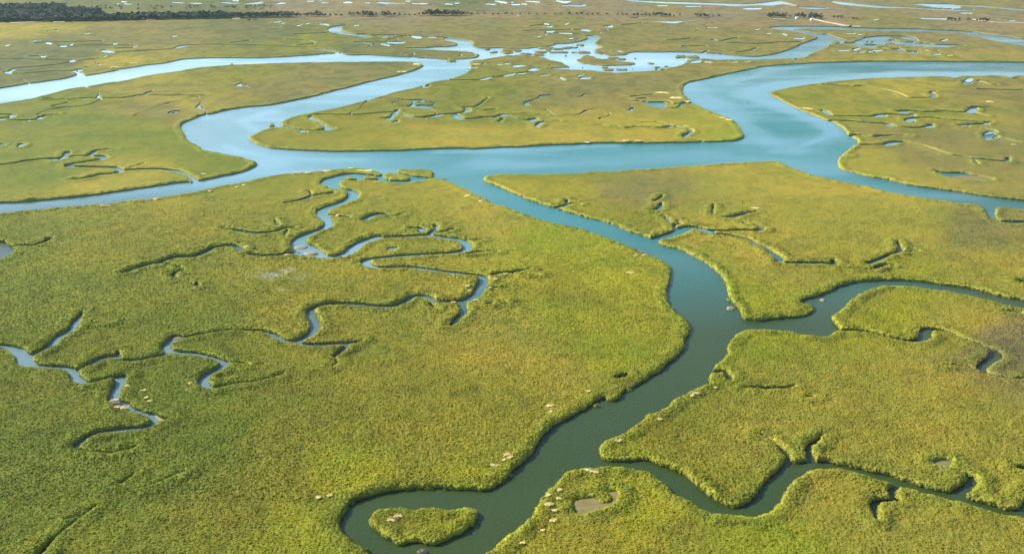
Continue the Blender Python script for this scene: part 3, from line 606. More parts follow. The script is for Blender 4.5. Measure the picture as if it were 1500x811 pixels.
add = N(nt, "ShaderNodeMath", operation='ADD')
nt.links.new(n1.outputs[0], add.inputs[0])
ml = N(nt, "ShaderNodeMath", operation='MULTIPLY'); ml.inputs[1].default_value = .45
nt.links.new(n3.outputs[0], ml.inputs[0]); nt.links.new(ml.outputs[0], add.inputs[1])
nt.links.new(add.outputs[0], bmp.inputs["Height"])
nt.links.new(bmp.outputs[0], bs.inputs["Normal"])

# bank: grass stems above, wet mud below
bank, nt, bs = new_mat("bank_mud_and_stems")
geo = N(nt, "ShaderNodeNewGeometry")
at = N(nt, "ShaderNodeAttribute", attribute_name="tone")
sx = N(nt, "ShaderNodeSeparateXYZ"); nt.links.new(geo.outputs["Position"], sx.inputs[0])
nb = noise_node(nt, geo.outputs["Position"], 1.6, 3, .6)
ad = N(nt, "ShaderNodeMath", operation='MULTIPLY_ADD'); ad.inputs[1].default_value = .8
nt.links.new(nb.outputs[0], ad.inputs[0]); nt.links.new(sx.outputs[2], ad.inputs[2])
rm = N(nt, "ShaderNodeMapRange"); rm.inputs[1].default_value = .62; rm.inputs[2].default_value = 1.0
nt.links.new(ad.outputs[0], rm.inputs[0])
stem = mixc(nt, .5, at.outputs["Color"], (.26, .23, .07))
c = mixc(nt, rm.outputs[0], (.15, .125, .065), stem)
nt.links.new(c, bs.inputs["Base Color"]); bs.inputs["Roughness"].default_value = .7
bs.inputs["Specular IOR Level"].default_value = .2
bmp = N(nt, "ShaderNodeBump"); bmp.inputs["Strength"].default_value = .7; bmp.inputs["Distance"].default_value = .2
nt.links.new(nb.outputs[0], bmp.inputs["Height"]); nt.links.new(bmp.outputs[0], bs.inputs["Normal"])

def simple_mat(name, col_a, col_b, scale=2.0, rough=.85, spec=.2, bump=.5, dist=.1):
    m, nt, bs = new_mat(name)
    tc = N(nt, "ShaderNodeNewGeometry")
    n = noise_node(nt, tc.outputs["Position"], scale, 4, .6)
    r = ramp(nt, n.outputs[0], [(.3, col_a), (.7, col_b)])
    nt.links.new(r.outputs[0], bs.inputs["Base Color"])
    bs.inputs["Roughness"].default_value = rough; bs.inputs["Specular IOR Level"].default_value = spec
    b = N(nt, "ShaderNodeBump"); b.inputs["Strength"].default_value = bump; b.inputs["Distance"].default_value = dist
    nt.links.new(n.outputs[0], b.inputs["Height"]); nt.links.new(b.outputs[0], bs.inputs["Normal"])
    return m
M_straw = simple_mat("bleached_straw", (.44, .35, .15), (.72, .60, .30), 3.0)
M_mud = simple_mat("wet_mud", (.140, .118, .045), (.205, .175, .072), .8, .75, .15, .4, .08)
M_oyster = simple_mat("oyster_mud", (.13, .11, .07), (.34, .30, .20), 4.0, .8)
M_leaf = simple_mat("tree_leaves", (.014, .055, .036), (.034, .095, .056), 1.2, .7)
M_leaf2 = simple_mat("scrub_leaves", (.045, .060, .025), (.085, .090, .040), 1.2, .8)
M_bark = simple_mat("bark", (.05, .04, .03), (.11, .09, .07), 3.0)
M_tuft = simple_mat("bank_tuft_leaves", (.07, .12, .012), (.17, .21, .03), 1.5, .7)
M_sand = simple_mat("pale_sand", (.32, .26, .18), (.48, .41, .30), .2)
M_bed = simple_mat("creek_bed_mud", (.03, .028, .02), (.05, .045, .03), .3)
M_white = simple_mat("white_paint", (.70, .70, .68), (.80, .80, .78), 1.0, .6, .3, .05)
M_roof = simple_mat("grey_roof", (.30, .30, .31), (.38, .38, .38), 2.0)
M_bare = simple_mat("bare_red_mud", (.13, .07, .04), (.24, .14, .08), 2.0)
M_stub = simple_mat("drowned_stubble", (.09, .10, .03), (.22, .20, .10), 2.5, .8)

# ------------------------------------------------------------------ objects
col = scene.collection
def link(o, parent=None):
    col.objects.link(o)
    if parent is not None: o.parent = parent
    return o
def tag(o, label=None, cat=None, group=None, kind=None):
    if label: o['label'] = label
    if cat: o['category'] = cat
    if group: o['group'] = group
    if kind: o['kind'] = kind
    return o
def mesh_np(name, verts, faces_by_n, mats, smooth_=True, tone_=None):
    me = bpy.data.meshes.new(name)
    me.vertices.add(len(verts)); me.vertices.foreach_set("co", np.ascontiguousarray(verts, np.float32).ravel())
    loops = np.concatenate([f.ravel() for f in faces_by_n]).astype(np.int32)
    tot = np.concatenate([np.full(len(f), f.shape[1], np.int32) for f in faces_by_n])
    start = np.concatenate([[0], np.cumsum(tot)[:-1]]).astype(np.int32)
    me.loops.add(len(loops)); me.loops.foreach_set("vertex_index", loops)
    me.polygons.add(len(tot)); me.polygons.foreach_set("loop_start", start)
    me.polygons.foreach_set("use_smooth", np.full(len(tot), smooth_, bool))
    if tone_ is not None:
        at = me.attributes.new("tone", 'FLOAT_COLOR', 'POINT')
        at.data.foreach_set("color", np.concatenate([tone_, np.ones((len(tone_), 1), np.float32)], 1).astype(np.float32).ravel())
    for m in mats: me.materials.append(m)
    me.update(calc_edges=True)
    return me
def sub_mesh(name, fl, mats):
    ids = np.unique(np.concatenate([f.ravel() for f in fl]))
    rem = [np.searchsorted(ids, f) for f in fl]
    v = np.stack([VX[ids], VY[ids], VZ[ids]], 1)
    return mesh_np(name, v, rem, mats, True, VT[ids])
def bank_mesh(name, w):
    ids = np.unique(w.ravel()); r = np.searchsorted(ids, w); k = ids - NG; n = len(ids)
    x, y, z = VX[ids], VY[ids], VZ[ids]
    off = np.clip(cell_y[0] * 0 + .0, 0, 1)
    gx, gy = -VGX[k], -VGY[k]
    jit = vnoise(x / .8, y / .8, 66)
    v = [np.stack([x, y, z], 1),
         np.stack([x + gx * (.02 + .08 * jit), y + gy * (.02 + .08 * jit), z * .55], 1),
         np.stack([x + gx * (.08 + .22 * jit), y + gy * (.08 + .22 * jit), z * 0 - .35], 1)]
    v = np.concatenate(v)
    f = [np.stack([r[:, 0] + (l + 1) * n, r[:, 1] + (l + 1) * n, r[:, 1] + l * n, r[:, 0] + l * n], 1) for l in range(2)]
    return mesh_np(name, v, [np.concatenate(f)], [bank], True, np.concatenate([VT[ids]] * 3))

def lab_at(px, py):
    x, y = unproj(px, py); i = int(np.clip(np.searchsorted(yr, y), 0, R - 1))
    dpt = y * cp + (H_CAM - ZL) * sp
    j = int(np.clip(np.searchsorted(uc, x / dpt), 0, C - 1))
    return int(lab[i, j])
SEEDS = [
 ((300, 600), "marsh_tract", "green salt marsh filling the left foreground, cut by winding tidal creeks", None),
 ((1250, 330), "marsh_tract", "yellow green marsh on the right between the broad river and the side creek", None),
 ((1350, 450), "marsh_tract", "yellow green marsh south of the side creek at the right edge", None),
 ((1000, 780), "marsh_tract", "rough tufted marsh in the right foreground with a bare mud pan", None),
 ((1350, 200), "marsh_tract", "marsh tract behind the right bend, full of tiny creeks and pools", None),
 ((650, 200), "marsh_tract", "long marsh tongue between the upper loop and the broad river", None),
 ((150, 180), "marsh_tract", "marsh tract on the left inside the big river loop", None),
 ((300, 50), "marsh_tract", "flat far marsh below the dark wood on the left", None),
 ((640, 765), "marsh_islet", "heart shaped grass islet with a bare patch in the round foreground basin", "islet"),
 ((610, 250), "marsh_islet", "flat grass islet at the creek mouth beside the wide channel", "islet"),
 ((580, 258), "marsh_islet", "oval grass islet between the sandy spit and the creek mouth", "islet"),
 ((1490, 314), "marsh_islet", "grass tongue cut off by a thin creek at the right edge", "islet"),
 ((890, 91), "marsh_islet", "long low islet in the middle of the braided far channels", "islet"),
 ((397, 182), "marsh_islet", "tiny round green islet off the mouth of the hooked creek", "islet"),
 ((661, 88), "marsh_islet", "tiny flat islet in the far river fork", "islet"),
 ((430, 187), "marsh_islet", "hook shaped marsh point between river loop and narrow creek", "islet"),
]
seeded = {}
for (p_, nm, lb, cat) in SEEDS:
    k = lab_at(*p_)
    if k >= 0 and k not in seeded: seeded[k] = (nm, lb, cat)
cnt = np.bincount(lab[lab >= 0].ravel(), minlength=len(parent))
rest = []
for k in np.argsort(-cnt)[:400]:
    if cnt[k] == 0: break
    if k in seeded:
        nm, lb, cat = seeded[k]
    elif cnt[k] > 2500:
        nm, lb, cat = "marsh_tract", "outlying tract of flat marsh between creeks", None
    else:
        rest.append(k); continue
    fl = [polys[n][plab[n] == k] for n in polys]
    fl = [f for f in fl if len(f)]
    o = bpy.data.objects.new(nm, sub_mesh(nm, fl, [grass])); link(o)
    if cat: tag(o, lb, cat)
    else: tag(o, lb, kind='structure')
    w = walls[wlab == k]
    if len(w):
        link(bpy.data.objects.new("bank", bank_mesh("bank", w)), o)
rs = np.array(sorted(set(np.nonzero(cnt)[0]) - set(k for k in np.nonzero(cnt)[0] if k in seeded or cnt[k] > 2500)))
fl = [polys[n][np.isin(plab[n], rs)] for n in polys]; fl = [f for f in fl if len(f)]
if fl:
    o = link(bpy.data.objects.new("marsh_hummocks", sub_mesh("marsh_hummocks", fl, [grass])))
    tag(o, "scattered tiny grass hummocks standing in creeks and braided channels", kind='stuff')
    link(bpy.data.objects.new("bank", bank_mesh("bank", walls[np.isin(wlab, rs)])), o)

# creek bed: one sheet under everything, out to the horizon
def sheet(name, z, xs, ys, mat):
    me = bpy.data.meshes.new(name)
    me.from_pydata([(xs[0], ys[0], z), (xs[1], ys[0], z), (xs[1], ys[1], z), (xs[0], ys[1], z)], [], [(0, 1, 2, 3)])
    me.materials.append(mat)
    return link(bpy.data.objects.new(name, me))
tag(sheet("ground", -1.6, (-45000, 45000), (-20000, 50000), M_bed), "dark mud bed beneath the tidal water", kind='structure')

# water: one sheet with smooth slicks and ruffled patches (attribute "slick")
SLICKS = [ # polyline px, half width px (vertical), strength
 (P("1500,112 1400,109.5 1300,112 1220,118 1150,124 1110,132 1100,140 1120,150 1160,163 1200,178 1215,190 1216,196"), 5, .9),
 (P("1100,139 1140,150 1180,165 1206,180"), 8, .8),
 (P("1216,192 1195,205 1150,222 1130,222"), 2.2, .7),(P("1075,175 1100,190 1130,210 1160,220"), 6, .6),(P("1070,122 1110,108 1180,98"), 2.5, .35),
 (P("1000,128 1020,140 1060,160 1085,185"), 8, .5),(P("400,165 365,172 355,178 372,190"), 3, .5),(P("300,170 340,160 420,152"), 5, .4),
 (P("640,222 800,216 900,214"), 3, .5),(P("0,300 150,287 280,268 400,240"), 9, .6),(P("700,236 900,236 1050,228"), 8, .35),(P("330,215 350,225 420,232 520,236"), 3, .4)]
ruf = [(1150,180,70,22,1.),(1120,150,60,10,.8),(1230,215,25,10,.7),(1280,100,160,7,.7),(800,232,160,8,.35),(560,226,120,6,.3),(1010,470,60,60,.3),(950,340,80,30,.3)]
pys = np.concatenate([np.arange(980, 260, -9.0), np.arange(260, 84, -1.6), np.arange(84, -8, -3)])
wy_ = unproj(np.full_like(pys, 750), pys, 0)[1]
wy_ = np.concatenate([wy_, [2500, 4000, 8000, 16000, 40000]])
wpx = np.concatenate([[-9000, -4000, -1500, -600], np.arange(-150, 1660, 8.0), [2100, 3000, 5500, 10500]]) - 750
wd_ = wy_ * cp + H_CAM * sp
WX = wpx[None, :] / F_PX * wd_[:, None]; WY = np.repeat(wy_[:, None], len(wpx), 1)
wpx_, wpy_ = toPx(WX, WY, 0)
sl = np.zeros_like(WX)
wobx = (fbm(WX, WY, 30, 3, 301) - .5) * 14; woby = (fbm(WX, WY, 30, 3, 302) - .5) * 6
qx_, qy_ = wpx_ + wobx, wpy_ + woby
for pts, hw, st in SLICKS:
    d = np.full_like(WX, 1e9)
    for (x0, y0), (x1, y1) in zip(pts[:-1], pts[1:]):
        dx, dy = x1 - x0, (y1 - y0) * 3
        t = np.clip(((qx_ - x0) * dx + (qy_ - y0) * 3 * dy) / (dx * dx + dy * dy), 0, 1)
        d = np.minimum(d, np.hypot(qx_ - x0 - t * dx, (qy_ - y0) * 3 - t * dy))
    sl = np.maximum(sl, st * np.clip(1.5 - d / (hw * 3) * 1.0, 0, 1))
for cx, cy, rx, ry, st in ruf:
    m = st * np.clip(1.5 - np.hypot((qx_ - cx) / rx, (qy_ - cy) / ry) * 1.2, 0, 1)
    sl = sl - m * (1 - np.clip(sl, 0, 1))
rr, cc = WX.shape
gi = np.arange(rr * cc).reshape(rr, cc)
fq = np.stack([gi[:-1, :-1], gi[:-1, 1:], gi[1:, 1:], gi[1:, :-1]], -1).reshape(-1, 4)
water, nt, bs = new_mat("tidal_water")
geo = N(nt, "ShaderNodeNewGeometry")
at = N(nt, "ShaderNodeAttribute", attribute_name="slick")
nb1 = noise_node(nt, geo.outputs["Position"], .05, 3, .6)
nb2 = noise_node(nt, geo.outputs["Position"], 1.1, 3, .6)
nb3 = noise_node(nt, geo.outputs["Position"], .009, 3, .6)
cw = ramp(nt, nb3.outputs[0], [(.35, (.024, .046, .007)), (.65, (.032, .054, .010))])
silt_sky_at = N(nt, "ShaderNodeAttribute", attribute_name="silt_vs_sky")
cw2 = mixc(nt, silt_sky_at.outputs["Fac"], (.024, .150, .158), cw.outputs[0])  # wide river's teal puts sky reflection into the base colour; silty olive elsewhere
shoal_glare_at = N(nt, "ShaderNodeAttribute", attribute_name="shallow")
cw2 = mixc(nt, shoal_glare_at.outputs["Fac"], cw2, (.24, .41, .53))  # pale blue puts sky glare into the base colour; shallow creeks share it
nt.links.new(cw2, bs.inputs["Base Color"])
bs.inputs["IOR"].default_value = 1.333
bs.inputs["Specular IOR Level"].default_value = .5
mr = N(nt, "ShaderNodeMapRange"); mr.inputs[1].default_value = -1; mr.inputs[2].default_value = 1
mr.inputs[3].default_value = .40; mr.inputs[4].default_value = .02
s2 = N(nt, "ShaderNodeMath", operation='MULTIPLY_ADD'); s2.inputs[1].default_value = .9; 
off = N(nt, "ShaderNodeMath", operation='SUBTRACT'); off.inputs[1].default_value = .5
nt.links.new(nb1.outputs[0], off.inputs[0]); nt.links.new(off.outputs[0], s2.inputs[0]); nt.links.new(at.outputs["Fac"], s2.inputs[2])
nt.links.new(s2.outputs[0], mr.inputs[0]); nt.links.new(mr.outputs[0], bs.inputs["Roughness"])
mb = N(nt, "ShaderNodeMapRange"); mb.inputs[1].default_value = -1; mb.inputs[2].default_value = 1
mb.inputs[3].default_value = .9; mb.inputs[4].default_value = .04
nt.links.new(s2.outputs[0], mb.inputs[0])
bmp = N(nt, "ShaderNodeBump"); bmp.inputs["Distance"].default_value = .22
nt.links.new(mb.outputs[0], bmp.inputs["Strength"]); nt.links.new(nb2.outputs[0], bmp.inputs["Height"])
nt.links.new(bmp.outputs[0], bs.inputs["Normal"])
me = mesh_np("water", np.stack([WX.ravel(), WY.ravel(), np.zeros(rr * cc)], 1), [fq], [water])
silt_vs_sky = 1 - np.clip((np.hypot((qx_ - 860) / 900, (qy_ - 215) / 260) - .30) / .75, 0, 1)
silt_vs_sky = 1 - np.clip(silt_vs_sky * 1.15, 0, 1)
shoal_glare = np.maximum(.32 * np.clip(1.6 - np.hypot((wpx_ - 200) / 420, (wpy_ - 540) / 130) * 1.3, 0, 1),
      .9 * np.clip(1.6 - np.hypot((wpx_ - 150) / 520, (wpy_ - 110) / 60) * 1.3, 0, 1))  # upper left river: sun-side sky glare painted into the water colour
shoal_glare = np.maximum(shoal_glare, .8 * np.clip(1.6 - np.hypot((wpx_ - 850) / 260, (wpy_ - 85) / 26) * 1.3, 0, 1))  # far braided channels whitened, grazing sky reflection painted in
shoal_glare = np.maximum(shoal_glare, .38 * np.clip(1.6 - np.hypot((wpx_ - 330) / 260, (wpy_ - 200) / 90) * 1.3, 0, 1))
shoal_glare = np.maximum(shoal_glare, .40 * np.clip(1.6 - np.hypot((wpx_ - 560) / 190, (wpy_ - 370) / 90) * 1.3, 0, 1) * (wpx_ < 720))
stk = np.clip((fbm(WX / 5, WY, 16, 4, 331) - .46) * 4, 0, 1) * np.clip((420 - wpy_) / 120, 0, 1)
shoal_glare = np.clip(shoal_glare + .24 * np.clip(sl, 0, 1) + .13 * stk, 0, 1)  # slicks and wind streaks lightened to paint in reflected sky
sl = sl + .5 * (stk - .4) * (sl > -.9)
shoal_glare = np.maximum(shoal_glare, .8 * np.clip((24 - wpy_) / 20, 0, 1)) * (.75 + .5 * fbm(WX, WY, 60, 3, 313))  # farthest rivers whitened with painted sky reflection
ac = me.attributes.new("shallow", 'FLOAT', 'POINT'); ac.data.foreach_set("value", shoal_glare.ravel().astype(np.float32))  # weight of the pale tint: shallow creeks plus painted sky glare
ab = me.attributes.new("silt_vs_sky", 'FLOAT', 'POINT'); ab.data.foreach_set("value", silt_vs_sky.ravel().astype(np.float32))
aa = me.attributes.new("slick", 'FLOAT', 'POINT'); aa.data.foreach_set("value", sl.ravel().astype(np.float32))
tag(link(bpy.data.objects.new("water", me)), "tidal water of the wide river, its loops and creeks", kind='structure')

# ------------------------------------------------------------------ marsh grass: leafy tussocks (stuff)
def tussock_mesh(name, seed, n=5):
    r = random.Random(seed); v = [(0, 0, .25)]; f = []
    rings = [(.20, .19, 5), (.36, .08, 8), (.50, -.20, 8)]
    st = []
    for (rad, z, m) in rings:
        st.append((len(v), m)); o = r.uniform(0, 6)
        for k in range(m):
            a = 2 * math.pi * k / m + o * 0 + r.uniform(-.15, .15); q = rad * r.uniform(.75, 1.25)
            v.append((q * math.cos(a), q * math.sin(a), z + r.uniform(-.06, .06)))
    s0, m0 = st[0]
    for k in range(m0): f.append((0, s0 + k, s0 + (k + 1) % m0))
    (s1, m1), (s2, m2) = st[1], st[2]
    for k in range(m1):
        a0 = s0 + int(k * m0 / m1) % m0; a1 = s0 + int((k + 1) * m0 / m1) % m0
        if a0 == a1: f.append((a0, s1 + k, s1 + (k + 1) % m1))
        else: f.append((a0, s1 + k, s1 + (k + 1) % m1, a1))
        f.append((s1 + k, s2 + k, s2 + (k + 1) % m2, s1 + (k + 1) % m1))
    nd = len(f)
    for i in range(n):
        a = r.uniform(0, 2 * math.pi); q = .40 * math.sqrt(r.random())
        bx, by = q * math.cos(a), q * math.sin(a); z0 = .20 - .8 * q * q
        b = a + r.uniform(-.8, .8); L = r.uniform(.12, .20); w = r.uniform(.06, .10)
        dx, dy = math.cos(b), math.sin(b)
        k = len(v)
        v += [(bx - dy * w * .6, by + dx * w * .6, z0 - .02), (bx + dy * w * .6, by - dx * w * .6, z0 - .02),
              (bx + dx * L * .55 + dy * w, by + dy * L * .55 - dx * w, z0 + .06), (bx + dx * L * .55 - dy * w, by + dy * L * .55 + dx * w, z0 + .06),
              (bx + dx * L, by + dy * L, z0 + .0)]
        f += [(k, k + 1, k + 2, k + 3), (k + 3, k + 2, k + 4)]
    me = bpy.data.meshes.new(name); me.from_pydata(v, [], f); me.materials.append(M_inst)
    me.polygons.foreach_set("use_smooth", [i < nd for i in range(len(f))])
    return me
M_inst, nt, bs = new_mat("tussock_leaves")
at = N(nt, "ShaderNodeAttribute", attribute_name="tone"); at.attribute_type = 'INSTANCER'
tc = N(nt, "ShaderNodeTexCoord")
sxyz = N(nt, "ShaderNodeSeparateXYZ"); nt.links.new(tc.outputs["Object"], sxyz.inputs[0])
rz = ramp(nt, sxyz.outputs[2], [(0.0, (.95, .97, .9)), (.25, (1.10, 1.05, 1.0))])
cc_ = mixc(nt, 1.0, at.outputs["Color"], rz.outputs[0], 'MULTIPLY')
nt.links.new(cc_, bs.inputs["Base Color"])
bs.inputs["Roughness"].default_value = .8; bs.inputs["Specular IOR Level"].default_value = .05
tr = N(nt, "ShaderNodeBsdfTranslucent"); nt.links.new(cc_, tr.inputs[0])
mx = N(nt, "ShaderNodeMixShader"); mx.inputs[0].default_value = .35
outn = [n for n in nt.nodes if n.type == 'OUTPUT_MATERIAL'][0]
nt.links.new(bs.outputs[0], mx.inputs[1]); nt.links.new(tr.outputs[0], mx.inputs[2]); nt.links.new(mx.outputs[0], outn.inputs[0])

tcoll = bpy.data.collections.new("tussock_kinds")      # not linked to the scene: only the source of the instances
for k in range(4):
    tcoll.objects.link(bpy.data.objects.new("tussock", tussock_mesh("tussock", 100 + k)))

# candidate points: jittered world grid over the near marsh
nr = np.random.default_rng(5)
def sample_grid(A, x, y):
    i = np.clip(np.searchsorted(yr, y) - 1, 0, R - 2); ty = (y - yr[i]) / (yr[i + 1] - yr[i])
    dpt = y * cp + (H_CAM - ZL) * sp; u = x / dpt
    j = np.clip(np.searchsorted(uc, u) - 1, 0, C - 2); tx = (u - uc[j]) / (uc[j + 1] - uc[j])
    if A.ndim == 3: tx = tx[:, None]; ty = ty[:, None]
    return (A[i, j] * (1 - tx) + A[i, j + 1] * tx) * (1 - ty) + (A[i + 1, j] * (1 - tx) + A[i + 1, j + 1] * tx) * ty
pts_all = []
for (y0, y1, sp_, sc) in [(float(yr[2]), 215, .50, .64), (215, 320, .62, .80), (320, 500, .85, 1.05)]:
    half = (y1 * cp + H_CAM * sp) * (940 / F_PX)
    xs = np.arange(-half, half, sp_); ys = np.arange(y0, y1, sp_)
    gx2, gy2 = np.meshgrid(xs, ys)
    gx2 = (gx2 + nr.uniform(-.5, .5, gx2.shape) * sp_).ravel(); gy2 = (gy2 + nr.uniform(-.5, .5, gy2.shape) * sp_).ravel()
    dpt = gy2 * cp + (H_CAM - ZL) * sp
    k = (np.abs(gx2 / dpt) < (800 + 130 * nr.random(len(gx2)) ** 2) / F_PX) & (gy2 < y1) & (gy2 > yr[1])
    gx2, gy2 = gx2[k], gy2[k]
    ph = sample_grid(phi, gx2, gy2); k = (ph > .06) & (nr.random(len(gx2)) < np.clip((500 - gy2) / 190, 0, 1) ** .7)
    gx2, gy2, ph = gx2[k], gy2[k], ph[k]
    pts_all.append((gx2, gy2, ph, np.full(len(gx2), sc)))
ne = np.nonzero((VY[NG:] < 520) & (np.abs(VX[NG:] / (VY[NG:] * cp + H_CAM * sp)) < 800 / F_PX))[0] + NG
ne = ne[nr.random(len(ne)) < .30]
fo = nr.uniform(-.25, .30, len(ne)) * np.clip(.35 + 1.3 * fbm(VX[ne], VY[ne], 7, 2, 777), .3, 1.3)
pts_all.append((VX[ne] - VGX[ne - NG] * fo, VY[ne] - VGY[ne - NG] * fo, -np.abs(fo) - .01, np.full(len(ne), .62)))
gx2, gy2, ph, sc = [np.concatenate([p[i] for p in pts_all]) for i in range(4)]
sdv = sample_grid(sdist, gx2, gy2); lv = sample_grid(lev, gx2, gy2); tn = sample_grid(tone, gx2, gy2)
# colour: every tussock differs a little from its neighbours, and patches of kind show
rb = nr.normal(0, 1, len(gx2)); pch = vnoise(gx2 / 2.2, gy2 / 2.2, 401) + .7 * vnoise(gx2 / .9, gy2 / .9, 402) - .85
br = np.clip(1.08 + .11 * rb + .13 * pch, .45, 1.7)[:, None]
hue = nr.normal(0, .03, len(gx2)) + .05 * (vnoise(gx2 / 3.7, gy2 / 3.7, 403) - .5)
tn = tn * br * np.stack([1 + hue * 2, np.ones_like(hue), 1 - hue], 1)
big = nr.random(len(gx2))
s_ = sc * (1.0 + .20 * nr.normal(0, 1, len(gx2)) + .25 * lv + .12 * pch)
s_ = np.clip(s_, .55, 3.0)
zs = sample_grid(ztop, gx2, gy2) - .08 - .2 * np.clip(.5 - ph, 0, .5)
zs = np.where(ph < 0, .35 + .35 * nr.random(len(gx2)), zs)
print("tussocks", len(gx2))
me = bpy.data.meshes.new("marsh_grass"); me.vertices.add(len(gx2))
me.vertices.foreach_set("co", np.stack([gx2, gy2, zs], 1).astype(np.float32).ravel())
a1 = me.attributes.new("tone", 'FLOAT_COLOR', 'POINT'); a1.data.foreach_set("color", np.concatenate([np.clip(tn, 0, 1), np.ones((len(tn), 1))], 1).astype(np.float32).ravel())
a2 = me.attributes.new("size", 'FLOAT_VECTOR', 'POINT')
hz = np.clip(1.0 + .25 * nr.normal(0, 1, len(gx2)), .5, 1.6) / np.sqrt(np.maximum(s_, 1)) * np.interp(gy2, [220, 420], [1.0, .68])
a2.data.foreach_set("vector", np.stack([s_, s_, s_ * hz], 1).astype(np.float32).ravel())
a3 = me.attributes.new("turn", 'FLOAT_VECTOR', 'POINT')
a3.data.foreach_set("vector", np.stack([nr.normal(0, .15, len(gx2)), nr.normal(0, .15, len(gx2)), nr.uniform(0, 6.28, len(gx2))], 1).astype(np.float32).ravel())
gob = link(bpy.data.objects.new("marsh_grass", me))
tag(gob, "tufted marsh grass covering the near tracts and their banks", kind='stuff')
ng = bpy.data.node_groups.new("scatter_tussocks", 'GeometryNodeTree')
ng.interface.new_socket("Geometry", in_out='INPUT', socket_type='NodeSocketGeometry')
ng.interface.new_socket("Geometry", in_out='OUTPUT', socket_type='NodeSocketGeometry')
gi_ = ng.nodes.new("NodeGroupInput"); go_ = ng.nodes.new("NodeGroupOutput")
m2p = ng.nodes.new("GeometryNodeMeshToPoints")
iop = ng.nodes.new("GeometryNodeInstanceOnPoints")
ci = ng.nodes.new("GeometryNodeCollectionInfo"); ci.inputs[0].default_value = tcoll; ci.inputs["Separate Children"].default_value = True
iop.inputs["Pick Instance"].default_value = True
def nattr(nm, ty):
    q = ng.nodes.new("GeometryNodeInputNamedAttribute"); q.data_type = ty; q.inputs[0].default_value = nm
    return q.outputs[0]
e2r = ng.nodes.new("FunctionNodeEulerToRotation")
ng.links.new(gi_.outputs[0], m2p.inputs[0]); ng.links.new(m2p.outputs[0], iop.inputs["Points"])
ng.links.new(ci.outputs[0], iop.inputs["Instance"])
ng.links.new(nattr("size", 'FLOAT_VECTOR'), iop.inputs["Scale"])
ng.links.new(nattr("turn", 'FLOAT_VECTOR'), e2r.inputs[0]); ng.links.new(e2r.outputs[0], iop.inputs["Rotation"])
ng.links.new(iop.outputs[0], go_.inputs[0])
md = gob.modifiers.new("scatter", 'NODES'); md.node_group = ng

# ------------------------------------------------------------------ small things
from mathutils import Vector
def at_px(px, py, z=0.0):
    x, y = unproj(px, py, z); return float(x), float(y)
def ground_z(x, y):
    return float(sample_grid(ztop, np.array([x]), np.array([y]))[0])
def mesh_py(name, v, f, mats, midx=None, sm=False):
    me = bpy.data.meshes.new(name); me.from_pydata(v, [], f)
    for m in mats: me.materials.append(m)
    if midx: me.polygons.foreach_set("material_index", midx)
    if sm: me.polygons.foreach_set("use_smooth", [True] * len(f))
    return me

def straw(px, py, wpx_, hpx, ang, label, mat=None, name="straw_patch", cat="straw patch", zoff=.12, group=None):
    """a matted, torn raft of dead stems lying on the grass"""
    r = random.Random(int(px * 13 + py * 7)); x, y = at_px(px, py, ZL)
    k = float(ppm(px, py)); sd = math.sin(math.atan2(H_CAM, y))
    a, b = wpx_ * 1.1 / k / 2, max(hpx * 1.1 / k / sd / 2, .4)
    z0 = max(ground_z(x, y), .9) + zoff
    v, f = [], []
    lobes = max(1, min(5, int(a / b) + 1))
    for q in range(lobes):
        t = (q + .5) / lobes * 2 - 1
        cx = t * a * .75; cy = r.uniform(-.22, .22) * b; ra = a / lobes * 1.75 * r.uniform(.7, 1.2); rb_ = b * r.uniform(.55, 1.0)
        n = 11; k0 = len(v); v.append((cx, cy, .07))
        for ring, (sc_, zz) in enumerate([(.55, .06), (1.0, -.25)]):
            for i in range(n):
                an = 2 * math.pi * i / n; w = sc_ * r.uniform(.55, 1.3)
                v.append((cx + ra * w * math.cos(an), cy + rb_ * w * math.sin(an), zz + r.uniform(-.05, .05)))
        for i in range(n):
            j = (i + 1) % n
            f.append((k0, k0 + 1 + i, k0 + 1 + j)); f.append((k0 + 1 + i, k0 + 1 + n + i, k0 + 1 + n + j, k0 + 1 + j))
    for q in range(26):                                   # loose stems
        cx, cy = r.uniform(-a, a) * .9, r.uniform(-b, b) * .9; an = r.gauss(0, .7); L = r.uniform(.3, .8); w = .05
        dx, dy = math.cos(an), math.sin(an); k0 = len(v)
        v += [(cx - dy * w, cy + dx * w, .16), (cx + dy * w, cy - dx * w, .16), (cx + dx * L + dy * w, cy + dy * L - dx * w, .24), (cx + dx * L - dy * w, cy + dy * L + dx * w, .24)]
        f.append((k0, k0 + 1, k0 + 2, k0 + 3))
    o = bpy.data.objects.new(name, mesh_py(name, v, f, [mat or M_straw])); link(o)
    o.location = (x, y, z0); o.rotation_euler = (0, 0, math.radians(ang))
    tag(o, label, cat, group); return o
